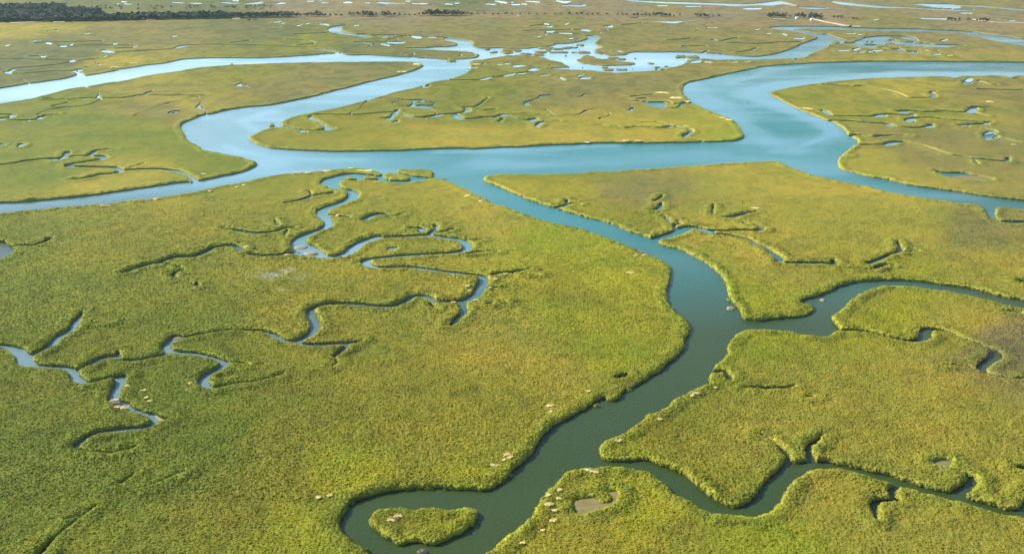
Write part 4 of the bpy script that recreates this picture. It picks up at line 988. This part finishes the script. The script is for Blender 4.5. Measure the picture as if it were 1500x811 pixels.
STRAWS = [
 (867,691.5,19,4,-32,"long pale straw streak on the rounded point between the two foreground channels"),
 (741,666,9,2.5,20,"thin curved straw streak on the left bank above the basin bend"),
 (746,671,5,4,-50,"short upright straw scrap at the end of the curved streak above the basin bend"),
 (737,674,4,2,10,"small straw scrap just below the curved streak on the left bank"),
 (723,681,12,3,-18,"straw streak lowest on the left bank above the basin bend"),
 (818,720.5,5,2.5,0,"topmost straw scrap beside the bank left of the bare mud pan"),
 (803,727,7,2,20,"slender straw scrap at the very bank edge left of the mud pan"),
 (817,730.5,5,3.5,0,"rounded straw scrap just left of the mud pan"),
 (804,741,11,4,8,"widest straw heap between the river bank and the mud pan"),
 (811,748,6,3,-30,"straw scrap trailing below the widest heap left of the mud pan"),
 (809,763,9,4.5,20,"bright straw heap below the mud pan"),
 (793,777,4,2,0,"faint straw fleck far below the mud pan"),
 (764,796,6,2,0,"faint straw fleck near the bottom edge on the right bank"),
 (581,757,12,4,12,"curved straw rim of the bare patch on the heart shaped islet"),
 (572,763,10,3,-14,"lower straw streak on the heart shaped islet"),
 (466,728,4.5,3.5,-35,"left one of two straw scraps west of the basin"),
 (482,725.5,6,1.6,8,"right one of two straw scraps west of the basin"),
 (167,586,11,3,18,"straw arc over the reddish hollow by the left creek"),
 (170,597,7,3,-10,"straw streak under the reddish hollow by the left creek"),
 (182,597.5,10,3.5,8,"bright straw heap right of the reddish hollow by the left creek"),
 (218,588,6,3,0,"bright straw scrap in dark tussocks east of the left creek"),
 (213,583,4,2.5,0,"small straw scrap above the bright one east of the left creek"),
 (277,562.5,5,2,0,"single straw scrap left of the shallow creek pool"),
 (185,567,5,2,30,"tiny straw fleck right of the blue creek stretch"),
 (209,571.5,8,1.6,-8,"thin straw line above the dark tussocks on the left"),
 (805,593.5,9,4,-25,"straw patch inland from the left bank of the main channel"),
 (806,603,4,2,0,"straw fleck under the patch inland of the main channel"),
 (861,574,3.5,2,0,"tiny straw fleck near the notched left bank"),
 (1019,577.5,9,3.5,8,"straw patch on the right bank of the main channel below the notch"),
 (1013,581,4,2,30,"small straw fleck touching the patch below the notch"),
 (1047,568.5,3,1.5,0,"straw fleck inland of the notch on the right bank"),
 (965,615,5,2,-10,"straw fleck midway down the right bank of the main channel"),
 (904,647.5,9,3,-8,"straw patch on the blunt point right of the main channel"),
 (684,420,6,2.5,-15,"straw scrap inside the creek bend left of the blue stretch"),
 (687,426,4,2,0,"lower straw scrap inside the creek bend"),
 (725,410,6,3,0,"straw scrap right of the creek bend"),
 (739,402.5,5,1.6,0,"straw sliver beside the short creek right of the bend"),
 (717,423.5,4,2,0,"straw fleck below the stub creek right of the bend"),
 (697,439.5,8,2,8,"straw sliver on the south side of the creek fork"),
 (663,442.5,6,1.6,0,"straw sliver just west of the creek fork"),
 (924,399,9,3.5,-20,"torn straw patch on the lime green grass left of the main channel"),
 (931,373.5,4,2,0,"straw fleck by the left bank above the lime green grass"),
 (943,374,4.5,2.5,0,"straw fleck nearest the water above the lime green grass"),
 (1107,304.5,9,3,-20,"straw scrap at the end of the short creek on the right marsh"),
 (361,361.5,4.5,3,0,"bright straw scrap at the head of the pool on the left marsh"),
 (420,375,7,2,0,"straw sliver south of the two mud mounds"),
 (494,315,4,2.5,0,"straw fleck east of the blue creek bend"),
 (435,254,10,1.6,0,"first pale wrack strip on the spit, counted from the left"),
 (451,253.8,8,1.6,0,"second pale wrack strip on the spit, counted from the left"),
 (480,250.5,18,2.6,6,"pale wrack bank in the middle of the spit"),
 (513,247,7,1.5,0,"small wrack strip on the north edge of the spit"),
 (533,250.2,25,3.6,-4,"longest and brightest wrack bank on the end of the spit"),
 (307,279.5,6,3,0,"straw scrap on the near bank of the left channel, leftmost of three"),
 (347,273.5,4,2,0,"straw fleck on the near bank of the left channel, middle of three"),
 (357,270.5,4,2,0,"straw fleck on the near bank of the left channel, rightmost of three"),
 (150,301,6,2,0,"straw scrap on the near bank at the far left, left one of a pair"),
 (157.5,301.3,5,1.6,0,"straw scrap on the near bank at the far left, right one of a pair"),
 (227,292.3,6,2,0,"lone straw scrap on the near bank left of the bay"),
 (298,254.6,6,2,0,"straw scrap on the far bank right of the small bay"),
 (704,294.7,4,2,0,"straw fleck on the bank where the main channel leaves the river"),
 (686,286,7,2.5,30,"faint straw smear by the head of the main channel"),
 (969,135.5,10,2.8,-10,"pale sandy patch, left one of two beside the right river bend"),
 (990,142.3,20,3.2,-10,"long pale sandy patch, right one of two beside the right river bend"),
 (1009,149,5,1.8,0,"small pale scrap at the creek mouth on the right river bend"),
 (1059,172.5,7,1.6,-10,"pale wrack scrap on the east tip of the marsh tongue, upper one"),
 (1068,176,9,1.8,-30,"pale wrack scrap on the east tip of the marsh tongue, lower one"),
 (917,207,9,1.6,0,"pale scrap on the south shore of the marsh tongue, left one"),
 (935,207,10,1.6,0,"pale scrap on the south shore of the marsh tongue, right one"),
 (1004,184.5,7,1.6,0,"pale scrap above the small hooked creek in the marsh tongue"),
 (860,208,6,1.8,-20,"pale fleck on the south shore halfway along the marsh tongue"),
 (1180,158.5,16,2.6,-8,"wrack strip on the bank opposite the right river bend"),
 (1449,148.5,8,1.6,0,"pale scrap far right on the marsh behind the bend"),
 (1485,211.5,5,1.5,0,"pale scrap at the right edge behind the long grey pond"),
 (697,94,11,1.6,0,"pale scrap on the point east of the river fork"),
 (589,105,14,1.8,12,"pale wrack strip along the tip of the far left tract"),
 (611,93.7,8,2.0,0,"pale patch on the very tip of the far left tract"),
 (195,92.3,11,1.2,0,"long faint sand streak on the far bank of the upper left river"),
 (168,98,8,1.2,0,"short faint sand streak on the far bank of the upper left river"),
]
for a in STRAWS: straw(*a)
straw(576, 759.5, 9, 4, 5, "reddish bare mud inside the straw rim on the heart shaped islet", M_bare, "bare_mud", "mud patch", .05)
straw(165, 593, 9, 6, 30, "reddish bare hollow beside the left creek", M_bare, "bare_mud", "mud patch", .03)
# sandy strips far away belong to the ground
def sand_strip(pts, hh, nm="sand_strip"):
    a = smooth([(p[0], p[1], hh) for p in pts], False)
    poly = [(q[0], q[1] - q[2] * (.6 + .4 * math.sin(i))) for i, q in enumerate(a)] + [(q[0], q[1] + q[2]) for q in a][::-1]
    w = [at_px(p[0], p[1], ZL + .12) for p in poly]; n = len(a)
    v = [(p[0], p[1], ZL + .14) for p in w] + [(p[0], p[1], ZL - .5) for p in w]
    m = len(w)
    f = [(i, i + 1, m - 2 - i, m - 1 - i) for i in range(n - 1)]
    f += [(i, i + m, (i + 1) % m + m, (i + 1) % m) for i in range(m)]
    tag(link(bpy.data.objects.new(nm, mesh_py(nm, v, [q[::-1] for q in f[:n - 1]] + f[n - 1:], [M_sand]))), "pale sand strip on the far marsh", kind='structure')
sand_strip([(1192, 28), (1200, 29.5), (1212, 32), (1225, 34.5), (1236, 37), (1250, 38), (1260, 38.6)], .9)
sand_strip([(1133, 27.6), (1142, 27.2), (1150, 27.8)], .4)
sand_strip([(1425, 28), (1440, 30.5), (1460, 32.5), (1485, 33.2), (1520, 33.4)], .5)
sand_strip([(14, 33.4), (40, 32.6), (62, 32.2)], .45); sand_strip([(78, 32.4), (95, 32.2)], .45); sand_strip([(214, 29.6), (222, 28.9), (229, 28.6)], .7); sand_strip([(340, 27.4), (352, 27)], .5)

# mud flats and wet pans: shallow mud standing just clear of the water
def pan(poly, mat, nm, label, z=.07):
    w = [at_px(a, b, z) for a, b in smooth(poly, True)]
    c = (sum(p[0] for p in w) / len(w), sum(p[1] for p in w) / len(w))
    v = [(c[0], c[1], z + .06)] + [(p[0], p[1], z) for p in w] + [(c[0] + (p[0] - c[0]) * 1.06, c[1] + (p[1] - c[1]) * 1.06, -.3) for p in w]
    n = len(w); f = []
    for i in range(n):
        j = (i + 1) % n
        f += [(0, 1 + j, 1 + i), (1 + i, 1 + j, 1 + n + j, 1 + n + i)]
    me = mesh_py(nm, v, f, [mat]); me.update()
    import bmesh
    b_ = bmesh.new(); b_.from_mesh(me); bmesh.ops.recalc_face_normals(b_, faces=b_.faces); b_.to_mesh(me); b_.free()
    tag(link(bpy.data.objects.new(nm, me)), label, kind='structure')
def grow(poly, dx, dy):
    cx = sum(p[0] for p in poly) / len(poly); cy = sum(p[1] for p in poly) / len(poly)
    return [(a + dx * np.sign(a - cx), b + dy * np.sign(b - cy)) for a, b in poly]
pan(P("832,735 845,726 865,722 885,712 907,712 916,728 907,746 880,753 850,760 836,755"), M_mud, "mud_pan", "bare brown mud pan in the right foreground marsh", .62)
pan(P("1358,678 1368,668 1395,670 1400,681 1390,690 1372,688"), M_stub, "wet_pan", "shallow wet pan with drowned stubble", .5)
pan(P("225,607 240,604 256,611 244,619 236,619 229,613"), M_oyster, "mud_spit", "tan mud spit at the turn of the left creek")
pan(P("1385,262 1400,257 1430,257.5 1462,262 1455,268 1405,268"), M_mud, "wet_pan", "grey mud margin of the long pond")
pan(P("250,488 262,486 274,491 262,496 252,499 244,498"), M_mud, "mud_pan", "pale mud at the shallow creek pool")

# mounds of oyster mud and lone grass clumps standing in the water
def mound(px, py, wpx_, hpx, mat, nm, cat, label, zt=.45, group=None, leafy=False):
    r = random.Random(int(px * 5 + py)); x, y = at_px(px, py, .2); k = float(ppm(px, py)); sd = math.sin(math.atan2(H_CAM, y))
    a = wpx_ / k / 2; b = max((hpx / k - zt * .5) / sd / 2, .4)
    v = [(0, 0, zt)]; f = []; n = 13; rings = [(.35, .92), (.7, .6), (1, .05), (1.15, -.6)]
    for rr_, zz in rings:
        for i in range(n):
            an = 2 * math.pi * i / n; w = rr_ * r.uniform(.85, 1.15)
            v.append((a * w * math.cos(an), b * w * math.sin(an), zt * zz * r.uniform(.7, 1.2)))
    for i in range(n): f.append((0, 1 + i, 1 + (i + 1) % n))
    for q in range(3):
        for i in range(n):
            j = (i + 1) % n; f.append((1 + q * n + i, 1 + (q + 1) * n + i, 1 + (q + 1) * n + j, 1 + q * n + j))
    if leafy:
        for q in range(70):
            an = r.uniform(0, 6.28); w = math.sqrt(r.random()); cx, cy = a * w * math.cos(an), b * w * math.sin(an)
            z0 = zt * (1 - w * w) ** .5 * .8; L = r.uniform(.25, .6); ww = r.uniform(.06, .12); d = r.uniform(0, 6.28)
            dx, dy = math.cos(d), math.sin(d); k0 = len(v)
            v += [(cx - dy * ww, cy + dx * ww, z0), (cx + dy * ww, cy - dx * ww, z0), (cx + dx * L * .5, cy + dy * L * .5, z0 + L * .7)]
            f.append((k0, k0 + 1, k0 + 2))
    o = link(bpy.data.objects.new(nm, mesh_py(nm, v, f, [mat], None, not leafy))); o.location = (x, y, 0)
    tag(o, label, cat, group); return o
mound(441,362,20,6.5,M_oyster,"mud_mound","mud mound","domed tan mud mound in the wide creek bend, upper of two",.6)
mound(456,371,22,7,M_oyster,"mud_mound","mud mound","broad tan mud mound at the south shore of the creek bend",.7)
mound(437,370,6,2,M_mud,"mud_mound","mud mound","tiny dark mud hump left of the two tan mounds",.3)
mound(1071,451,14,7,M_oyster,"mud_mound","mud mound","mud mound against the right bank above the channel junction",.6,leafy=True)
mound(1205.5,439,9,5,M_oyster,"mud_mound","mud mound","small round mud mound in the mouth of the side creek",.5)
mound(619,807,16,8,M_oyster,"mud_mound","mud mound","rough tan mud mound under the heart shaped islet",.7,leafy=True)
mound(650,262,13,2,M_mud,"mud_mound","mud mound","low dark mud bar where the main channel begins",.3)
mound(873,594,11,6,M_tuft,"grass_clump","grass clump","lone dark green clump off the left bank of the main channel",.7,leafy=True)
for (px, py, w_, h_, lb) in [
 (595,715.5,16,4,"long low clump at the upper left of the basin shore"),(614,714.5,9,3,"thin clump on the basin shore right of the long one"),(628,715,15,5.5,"largest bright clump in the row on the north basin shore"),
 (652.5,715.5,7,3.5,"small clump in the middle of the north basin shore"),(664,715,10,5,"round clump right of the middle on the north basin shore"),(683,715,12,5,"clump near the right end of the north basin shore"),
 (688,710.5,6,5,"small high clump at the right end of the basin shore"),(737,702,6,9,"upright clump off the left bank at the basin mouth"),(748,697.5,5,3,"tiny clump farthest up the basin mouth"),
 (507.5,744,7,6,"clump low on the west shore of the basin"),(515.5,735,8,8,"leafy clump on the northwest shore of the basin"),(537,806,9,7,"clump on the west shore at the bottom edge"),
 (920,570,14,8,"leafy clump spilling off the notched left bank"),(908,577,6,4,"small clump below the notched left bank"),(765,633,8,5,"clump standing on the rim of the left bank, upper reach"),
 (1062,405.5,8,5,"pale clump off the right bank, topmost"),(1064,415,9,4,"pale clump off the right bank, second from top"),(1069,438,9,6,"pale clump off the right bank, lowest"),
 (1251,677,12,6,"dark clump on the far shore of the lower side channel"),(1210,670,9,5,"dark clump left on the far shore of the lower side channel")]:
    mound(px, py, w_, h_, M_tuft, "grass_clump", "grass clump", lb, .75, "lone grass clumps along the channel banks", leafy=True)

# ------------------------------------------------------------------ trees
def tree_kind(seed, h=8.0, spread=.42, conif=False):
    r = random.Random(seed); v, f = [], []
    def tube(p, q, ra, rb_, n=5):
        p, q = Vector(p), Vector(q); d = (q - p).normalized(); s1 = d.orthogonal().normalized(); s2 = d.cross(s1); k = len(v)
        for (c0, rr_) in ((p, ra), (q, rb_)):
            for i in range(n):
                an = 6.283 * i / n; v.append(tuple(c0 + s1 * rr_ * math.cos(an) + s2 * rr_ * math.sin(an)))
        for i in range(n): f.append((k + i, k + (i + 1) % n, k + n + (i + 1) % n, k + n + i))
    tube((0, 0, -.4), (0.1, 0, h * .45), .18, .12); tube((.1, 0, h * .45), (0, .1, h * .9), .12, .04)
    lobes = []
    nl = 7 if not conif else 8
    for i in range(nl):
        an = 2.4 * i + r.uniform(-.4, .4); t = (i + .5) / nl
        if conif: z = h * (.18 + .76 * t); rad = spread * h * (1 - t) * .7; br_ = spread * h * (.50 - .30 * t)
        else: z = h * (.28 + .50 * r.random()); rad = spread * h * r.uniform(.2, .75); br_ = spread * h * r.uniform(.45, .62)
        c0 = (rad * math.cos(an), rad * math.sin(an), z); lobes.append((c0, br_))
        tube((0.05, 0, z * .7), (c0[0], c0[1], z - .2), .07, .03, 4)
    trunk = mesh_py("trunk", v, f, [M_bark])
    v2, f2 = [], []
    for c0, br_ in lobes:
        for q in range(34):
            u = r.uniform(-1, 1); an = r.uniform(0, 6.283); s1 = math.sqrt(1 - u * u); rr_ = br_ * r.uniform(.45, 1.0)
            p = (c0[0] + rr_ * s1 * math.cos(an), c0[1] + rr_ * s1 * math.sin(an), c0[2] + rr_ * u * .75)
            L = r.uniform(.45, .95) * h / 8; a1, a2 = r.uniform(0, 6.28), r.uniform(-1.2, 1.2)
            d = Vector((math.cos(a1) * math.cos(a2), math.sin(a1) * math.cos(a2), math.sin(a2))); e = d.orthogonal().normalized()
            k = len(v2); pv = Vector(p)
            v2 += [tuple(pv - d * L * .6), tuple(pv + e * L * .5), tuple(pv + d * L * .6), tuple(pv - e * L * .5)]
            f2.append((k, k + 1, k + 2, k + 3))
    crown = mesh_py("crown", v2, f2, [M_leaf])
    return trunk, crown
KINDS = [tree_kind(1), tree_kind(2, spread=.50), tree_kind(3, conif=True, spread=.40), tree_kind(4, spread=.36)]
def put_tree(px, py, hpx, label, group=None, nm="tree", cat="tree", kind=None, mat=None, wide=1.0):
    wide *= 1.15
    x, y = at_px(px, py, ZL - .1); k = float(ppm(px, py)); hm = hpx / k
    tk = KINDS[kind if kind is not None else rng.randrange(len(KINDS))]
    e = link(bpy.data.objects.new(nm, None)); e.location = (x, y, ZL - .25); e.rotation_euler = (0, 0, rng.uniform(0, 6.28))
    sc_ = hm / 8.0; e.scale = (sc_ * wide * rng.uniform(.9, 1.15), sc_ * wide * rng.uniform(.9, 1.15), sc_)
    tag(e, label, cat, group)
    for nm2, m in (("trunk", tk[0]), ("crown", tk[1])):
        o = link(bpy.data.objects.new(nm2, m), e)
        if mat and nm2 == "crown":
            o.material_slots[0].link = 'OBJECT'; o.material_slots[0].material = mat
    return e
ISO = [((1126,25.5,7.5),"leftmost dark tree of the near grove by the right sand strip"),((1130,26,8),None),((1135,25.5,9.5),"tallest dark tree in the left half of the near grove"),((1141,26,8.5),None),((1146,26,6.5),None),((1149,26.6,8.5),"dark tree at the right end of the near grove's left half"),
 ((1158,25.3,4),"low lone tree in the gap of the near grove"),((1167,25.5,6.5),None),((1172,26,8.5),"dark tree just right of the first white shed"),((1177,26.5,8.5),None),((1187,27,9),"broad round tree left of the second white shed"),((1190.5,27.5,9.5),None),((1194,27,8),None),((1199,27.3,9),"pointed dark tree near the right end of the grove"),((1203,27.5,5.5),"lowest tree at the right end of the grove"),
 ((1221.5,26.3,4),"left one of three small trees right of the grove"),((1227,26.4,5),"middle one of three small trees right of the grove"),((1232,26.7,5.5),"right one of three small trees right of the grove"),((1245,41.5,6.5),"lone dark tree on the end of the sand strip by the thin channel")]
for (p_, lb) in ISO:
    put_tree(*p_, lb or "dark tree crowded inside the near grove by the right sand strip", None if lb else "crowded trees of the near grove", wide=1.15)
for p_, lb in [((1250,28.6,3.4),"pale left bush of a thin pair east of the grove"),((1255.5,28.6,3.8),"pale right bush of a thin pair east of the grove")]:
    put_tree(*p_, lb, nm="bush", cat="bush", mat=M_leaf2, wide=1.6)
for p_, lb in [((1390,30,5.5),"first small tree of the far right row, beside the thin white pool"),((1394,30,5),"second small tree of the far right row"),((1399,30,4.5),"third small tree of the far right row"),((1405,30,4.8),"fourth small tree of the far right row"),
 ((1418,30.2,5.2),"rounded lone tree in the middle of the far right row"),((1431,31,4),"low shrubby tree left of the last round tree"),((1436,31.2,4.8),"tree second from the right end of the far right row"),((1441,31.3,6.3),"tallest round tree of the far right row"),((1446,31.4,5.5),"rightmost tree of the far right row")]:
    put_tree(*p_, lb, wide=1.25)
def clump_row(lst, label, group, nm="tree", cat="tree", mat=None, wide=1.2):
    ORD = "first second third fourth fifth sixth seventh eighth ninth tenth eleventh twelfth thirteenth fourteenth fifteenth sixteenth seventeenth eighteenth nineteenth twentieth".split()
    lst = sorted(lst); n = len(lst)
    for i, p_ in enumerate(lst):
        wd = ("%s from the left" % ORD[i]) if i <= n // 2 else ("%s from the right" % ORD[n - 1 - i])
        if i == 0: wd = "leftmost"
        if i == n - 1: wd = "rightmost"
        put_tree(*p_, "%s, %s" % (label, wd), group, nm, cat, mat=mat, wide=wide)
clump_row([(435,24.3,7.5),(440,24.2,5.5),(447,24.2,5.5),(452,24.2,6.5),(458,24.2,7),(464,24,9.5),(470,24,7.5),(476,24,5.5),(484,23.8,4.5),(492,23.4,3.5)], "dark tree in the ragged row beside the wood", "trees in the ragged row right of the wood")
clump_row([(513,22.8,5.5),(518,22.8,5.5),(525,23.3,6.5),(532,23.8,8.5),(538,23.8,8.5),(545,23.8,7.5),(551,24,6.5),(560,23.8,7.5),(565,23.8,8.5),(571,23.3,6.5),(578,23.3,5.5),(585,23.2,5),(536,23,8),(543,23,7)], "dark tree in the first grove beyond the wood", "trees in the first separate grove")
clump_row([(608,23,4),(614,22.7,4.5),(621,22.7,6.5),(627,22.8,10.5),(633,22.8,8.5),(638,22.8,9.5),(644,22.8,9.5),(650,22.8,9.5),(655,22.8,8.5),(661,22.8,8.5),(667,22.8,8.5),(672,22.8,8.5),(678,22.3,6.5),(684,22,5),(630,22,9),(641,22,9),(653,22,9),(664,22,8)], "dark tree in the long thick far grove", "trees in the long thick grove")
clump_row([(929,23.3,5),(934,23.6,5.5),(940,23.6,5),(946,23.6,5.5),(951,24,5),(957,24,6),(962,24,6.5),(968,24.2,7),(975,24.3,7),(981,24.5,6),(987,24.5,3.5),(996,23.5,4)], "dark tree in the low grove left of the grey pool", "trees in the low grove by the flat grey pool", wide=1.25)
clump_row([(1020,24.8,6),(1026,24.8,6),(1032,24.9,7),(1037,25,5),(1044,25,4.5),(1053,24.8,5)], "dark tree in the small grove right of the grey pool", "trees in the small grove by the flat grey pool", wide=1.2)
clump_row([(845,22,4),(852,21.2,4.5),(860,22,3.5),(876,21.7,4),(889,21.5,3.5),(834,21.5,4.5),(741,21.3,4.5),(722,22,3.2),(798,21.3,3),(813,21.3,3),(905,22,3.4),(912,22,3.4),(918,22.2,3.2),(700,21.5,3),(710,21.6,2.8),(730,21.6,3),(750,21.4,3),(762,21.3,2.8),(775,21.3,2.8),(786,21.4,2.6),(822,21.6,3),(593,22.8,3.2),(600,23,3),(500,23.2,3),(690,21.8,3.6),(868,21.8,3)], "low brownish bush in the far scrub line", "bushes of the scrub line", "bush", "bush", M_leaf2, 1.7)
# the dark wood on the left: the 300 nearest trees are single things, the ones behind are one mass
wood = []
r_ = random.Random(77)
def edge_y(x): return 31.8 - 1.2 * x / 130 if x < 130 else (30.6 - 2.6 * (x - 130) / 100 if x < 230 else 28 - 3.0 * (x - 230) / 200)
x_ = -260.0
while x_ < 430:
    e0 = edge_y(max(x_, -50)); back = 11 if x_ < 95 else (17 if x_ < 150 else e0 - 3.6)
    if x_ > 330: back = e0 - 2.2
    yy = e0
    while yy > back:
        wood.append((x_ + r_.uniform(-2.5, 2.5), yy + r_.uniform(-.3, .3), r_.uniform(7.5, 9.8) * (1 if x_ < 330 else .85) * (yy + 150) / 180)); yy -= 1.05
    x_ += 5.2
for k in range(60):
    wood.append((r_.uniform(110, 400), r_.uniform(9, 15), r_.uniform(2.5, 4)))
vis = sorted([w for w in wood if -8 < w[0] < 430], key=lambda w: -w[1])
single, mass = vis[:250], vis[250:] + [w for w in wood if not (-8 < w[0] < 430)]
for w in single: put_tree(w[0], w[1], w[2], "dark tree at the front of the big wood on the far left", "trees along the front of the far wood", kind=rng.randrange(4), wide=1.5)
mv, mf, mi = [], [], []; off_ = 0
tk_np = []
for tr_, cr_ in KINDS:
    a = np.empty(len(cr_.vertices) * 3, np.float32); cr_.vertices.foreach_get("co", a); tk_np.append(a.reshape(-1, 3))
for w in mass:
    a = tk_np[rng.randrange(4)]; x, y = at_px(w[0], w[1], ZL); sc_ = w[2] / float(ppm(w[0], w[1])) / 8; t = rng.uniform(0, 6.28)
    b = np.stack([(a[:, 0] * math.cos(t) - a[:, 1] * math.sin(t)) * sc_ * 1.5 + x, (a[:, 0] * math.sin(t) + a[:, 1] * math.cos(t)) * sc_ * 1.5 + y, a[:, 2] * sc_ + ZL], 1)
    mv.append(b)
mv = np.concatenate(mv)
tag(link(bpy.data.objects.new("far_wood", mesh_np("far_wood", mv, [np.arange(len(mv)).reshape(-1, 4)], [M_leaf], False))), "the dense dark wood behind its front trees, far left", kind='stuff')

# two small white sheds and a white post by the grove
def shed(px, py, w_, d_, h_, label):
    x, y = at_px(px, py, ZL); e = link(bpy.data.objects.new("shed", None)); e.location = (x, y, ZL - .2); e.rotation_euler = (0, 0, .2); tag(e, label, "shed")
    a, b = w_ / 2, d_ / 2
    v = [(-a, -b, 0), (a, -b, 0), (a, b, 0), (-a, b, 0), (-a, -b, h_), (a, -b, h_), (a, b, h_), (-a, b, h_), (-a, 0, h_ * 1.35), (a, 0, h_ * 1.35)]
    f = [(0, 1, 5, 4), (1, 2, 6, 9, 5), (2, 3, 7, 6), (3, 0, 4, 8, 7)]
    link(bpy.data.objects.new("wall", mesh_py("wall", v, f, [M_white])), e)
    o_ = .25; rv = [(-a - o_, -b - o_, h_ * .98), (a + o_, -b - o_, h_ * .98), (a + o_, 0, h_ * 1.42), (-a - o_, 0, h_ * 1.42), (-a - o_, b + o_, h_ * .98), (a + o_, b + o_, h_ * .98)]
    rv += [(p[0], p[1], p[2] + .1) for p in rv]
    rf = [(6, 7, 8, 9), (9, 8, 11, 10), (0, 3, 2, 1), (3, 4, 5, 2), (0, 1, 7, 6), (4, 10, 11, 5), (1, 2, 8, 7), (2, 5, 11, 8), (0, 6, 9, 3), (3, 9, 10, 4)]
    link(bpy.data.objects.new("roof", mesh_py("roof", rv, rf, [M_white])), e)
    dv = [(-.45, -b - .03, .02), (.45, -b - .03, .02), (.45, -b - .03, 1.9), (-.45, -b - .03, 1.9), (-.45, -b + .02, .02), (.45, -b + .02, .02), (.45, -b + .02, 1.9), (-.45, -b + .02, 1.9)]
    link(bpy.data.objects.new("door", mesh_py("door", dv, [(0, 1, 2, 3), (0, 4, 5, 1), (1, 5, 6, 2), (2, 6, 7, 3), (3, 7, 4, 0)], [M_roof])), e)
shed(1167, 27.5, 3.2, 3.0, 1.8, "small white shed in the gap of the near grove")
shed(1189, 29.8, 3.2, 3.0, 1.8, "small white shed in front of the broad round tree")
x, y = at_px(1145.5, 16, ZL); e = link(bpy.data.objects.new("marker_board", None)); e.location = (x, y, ZL - .3); tag(e, "tall narrow white board standing alone behind the near grove", "marker")
pv = [(sx_ * .12, sy_ * .12, z_) for z_ in (0, 3.2) for sx_, sy_ in ((-1, -1), (1, -1), (1, 1), (-1, 1))]
link(bpy.data.objects.new("post", mesh_py("post", pv, [(0, 1, 5, 4), (1, 2, 6, 5), (2, 3, 7, 6), (3, 0, 4, 7), (4, 5, 6, 7)], [M_white])), e)
pv = [(sx_ * .9, -.2 + sy_ * .06, z_) for z_ in (.8, 4.0) for sx_, sy_ in ((-1, -1), (1, -1), (1, 1), (-1, 1))]
link(bpy.data.objects.new("board", mesh_py("board", pv, [(0, 1, 5, 4), (1, 2, 6, 5), (2, 3, 7, 6), (3, 0, 4, 7), (4, 5, 6, 7), (3, 2, 1, 0)], [M_white])), e)
# perched pools: shallow water standing almost level with the grass
for rb in RIBBONS + [None]:
    if rb is None: continue
    if max(q[2] for q in rb) < .3 or (rb[0][1] < 16 and len(rb) > 3): continue
    a = smooth(rb, False); e_ = .05
    poly = [(a[0][0] - 1.5 * a[0][2] - 1, a[0][1])] + [(q[0], q[1] - q[2] - e_) for q in a] + [(a[-1][0] + 1.5 * a[-1][2] + 1, a[-1][1])] + [(q[0], q[1] + q[2] + e_) for q in a][::-1]
    cy_ = a[len(a) // 2][1]; x0_, y0_ = unproj(750, cy_); zz = float(np.interp(float(y0_), yr, hfar)) * (ZL - .2) - (.28 if cy_ < 140 else .5)
    w = [at_px(p[0], p[1], ZL) for p in poly]; m = len(w); cx_ = sum(p[0] for p in w) / m; cyy = sum(p[1] for p in w) / m
    v = [(p[0], p[1], zz) for p in w] + [(cx_ + (p[0] - cx_) * .9, cyy + (p[1] - cyy) * .9, zz - .3) for p in w]
    me_ = mesh_py("pool", v, [tuple(range(m))[::-1]] + [(i, (i + 1) % m, (i + 1) % m + m, i + m) for i in range(m)], [water])
    ab_ = me_.attributes.new("silt_vs_sky", 'FLOAT', 'POINT'); ab_.data.foreach_set("value", [.5] * len(v))
    ab_ = me_.attributes.new("shallow", 'FLOAT', 'POINT'); ab_.data.foreach_set("value", [.85 if cy_ < 140 else .3] * len(v))  # far pools get more of the pale tint, as painted sky reflection
    ab_ = me_.attributes.new("slick", 'FLOAT', 'POINT'); ab_.data.foreach_set("value", [.8] * len(v))
    tag(link(bpy.data.objects.new("pool", me_)), "small still pool in the marsh", kind='structure')
# thin blue air
hv = [(x, y, z) for z in (-3.0, 190.0) for x, y in ((-9000, -500), (9000, -500), (9000, 13000), (-9000, 13000))]
hm2 = bpy.data.materials.new("thin_haze"); hm2.use_nodes = True; hm2.node_tree.nodes.clear()
ho = hm2.node_tree.nodes.new("ShaderNodeOutputMaterial"); hp = hm2.node_tree.nodes.new("ShaderNodeVolumePrincipled")
hp.inputs["Color"].default_value = (.66, .88, 1.0, 1); hp.inputs["Density"].default_value = .000032; hp.inputs["Anisotropy"].default_value = .2
hm2.node_tree.links.new(hp.outputs[0], ho.inputs["Volume"])
tag(link(bpy.data.objects.new("haze", mesh_py("haze", hv, [(3, 2, 1, 0), (4, 5, 6, 7), (0, 1, 5, 4), (1, 2, 6, 5), (2, 3, 7, 6), (3, 0, 4, 7)], [hm2]))), "thin bluish haze over the whole marsh", kind='stuff')
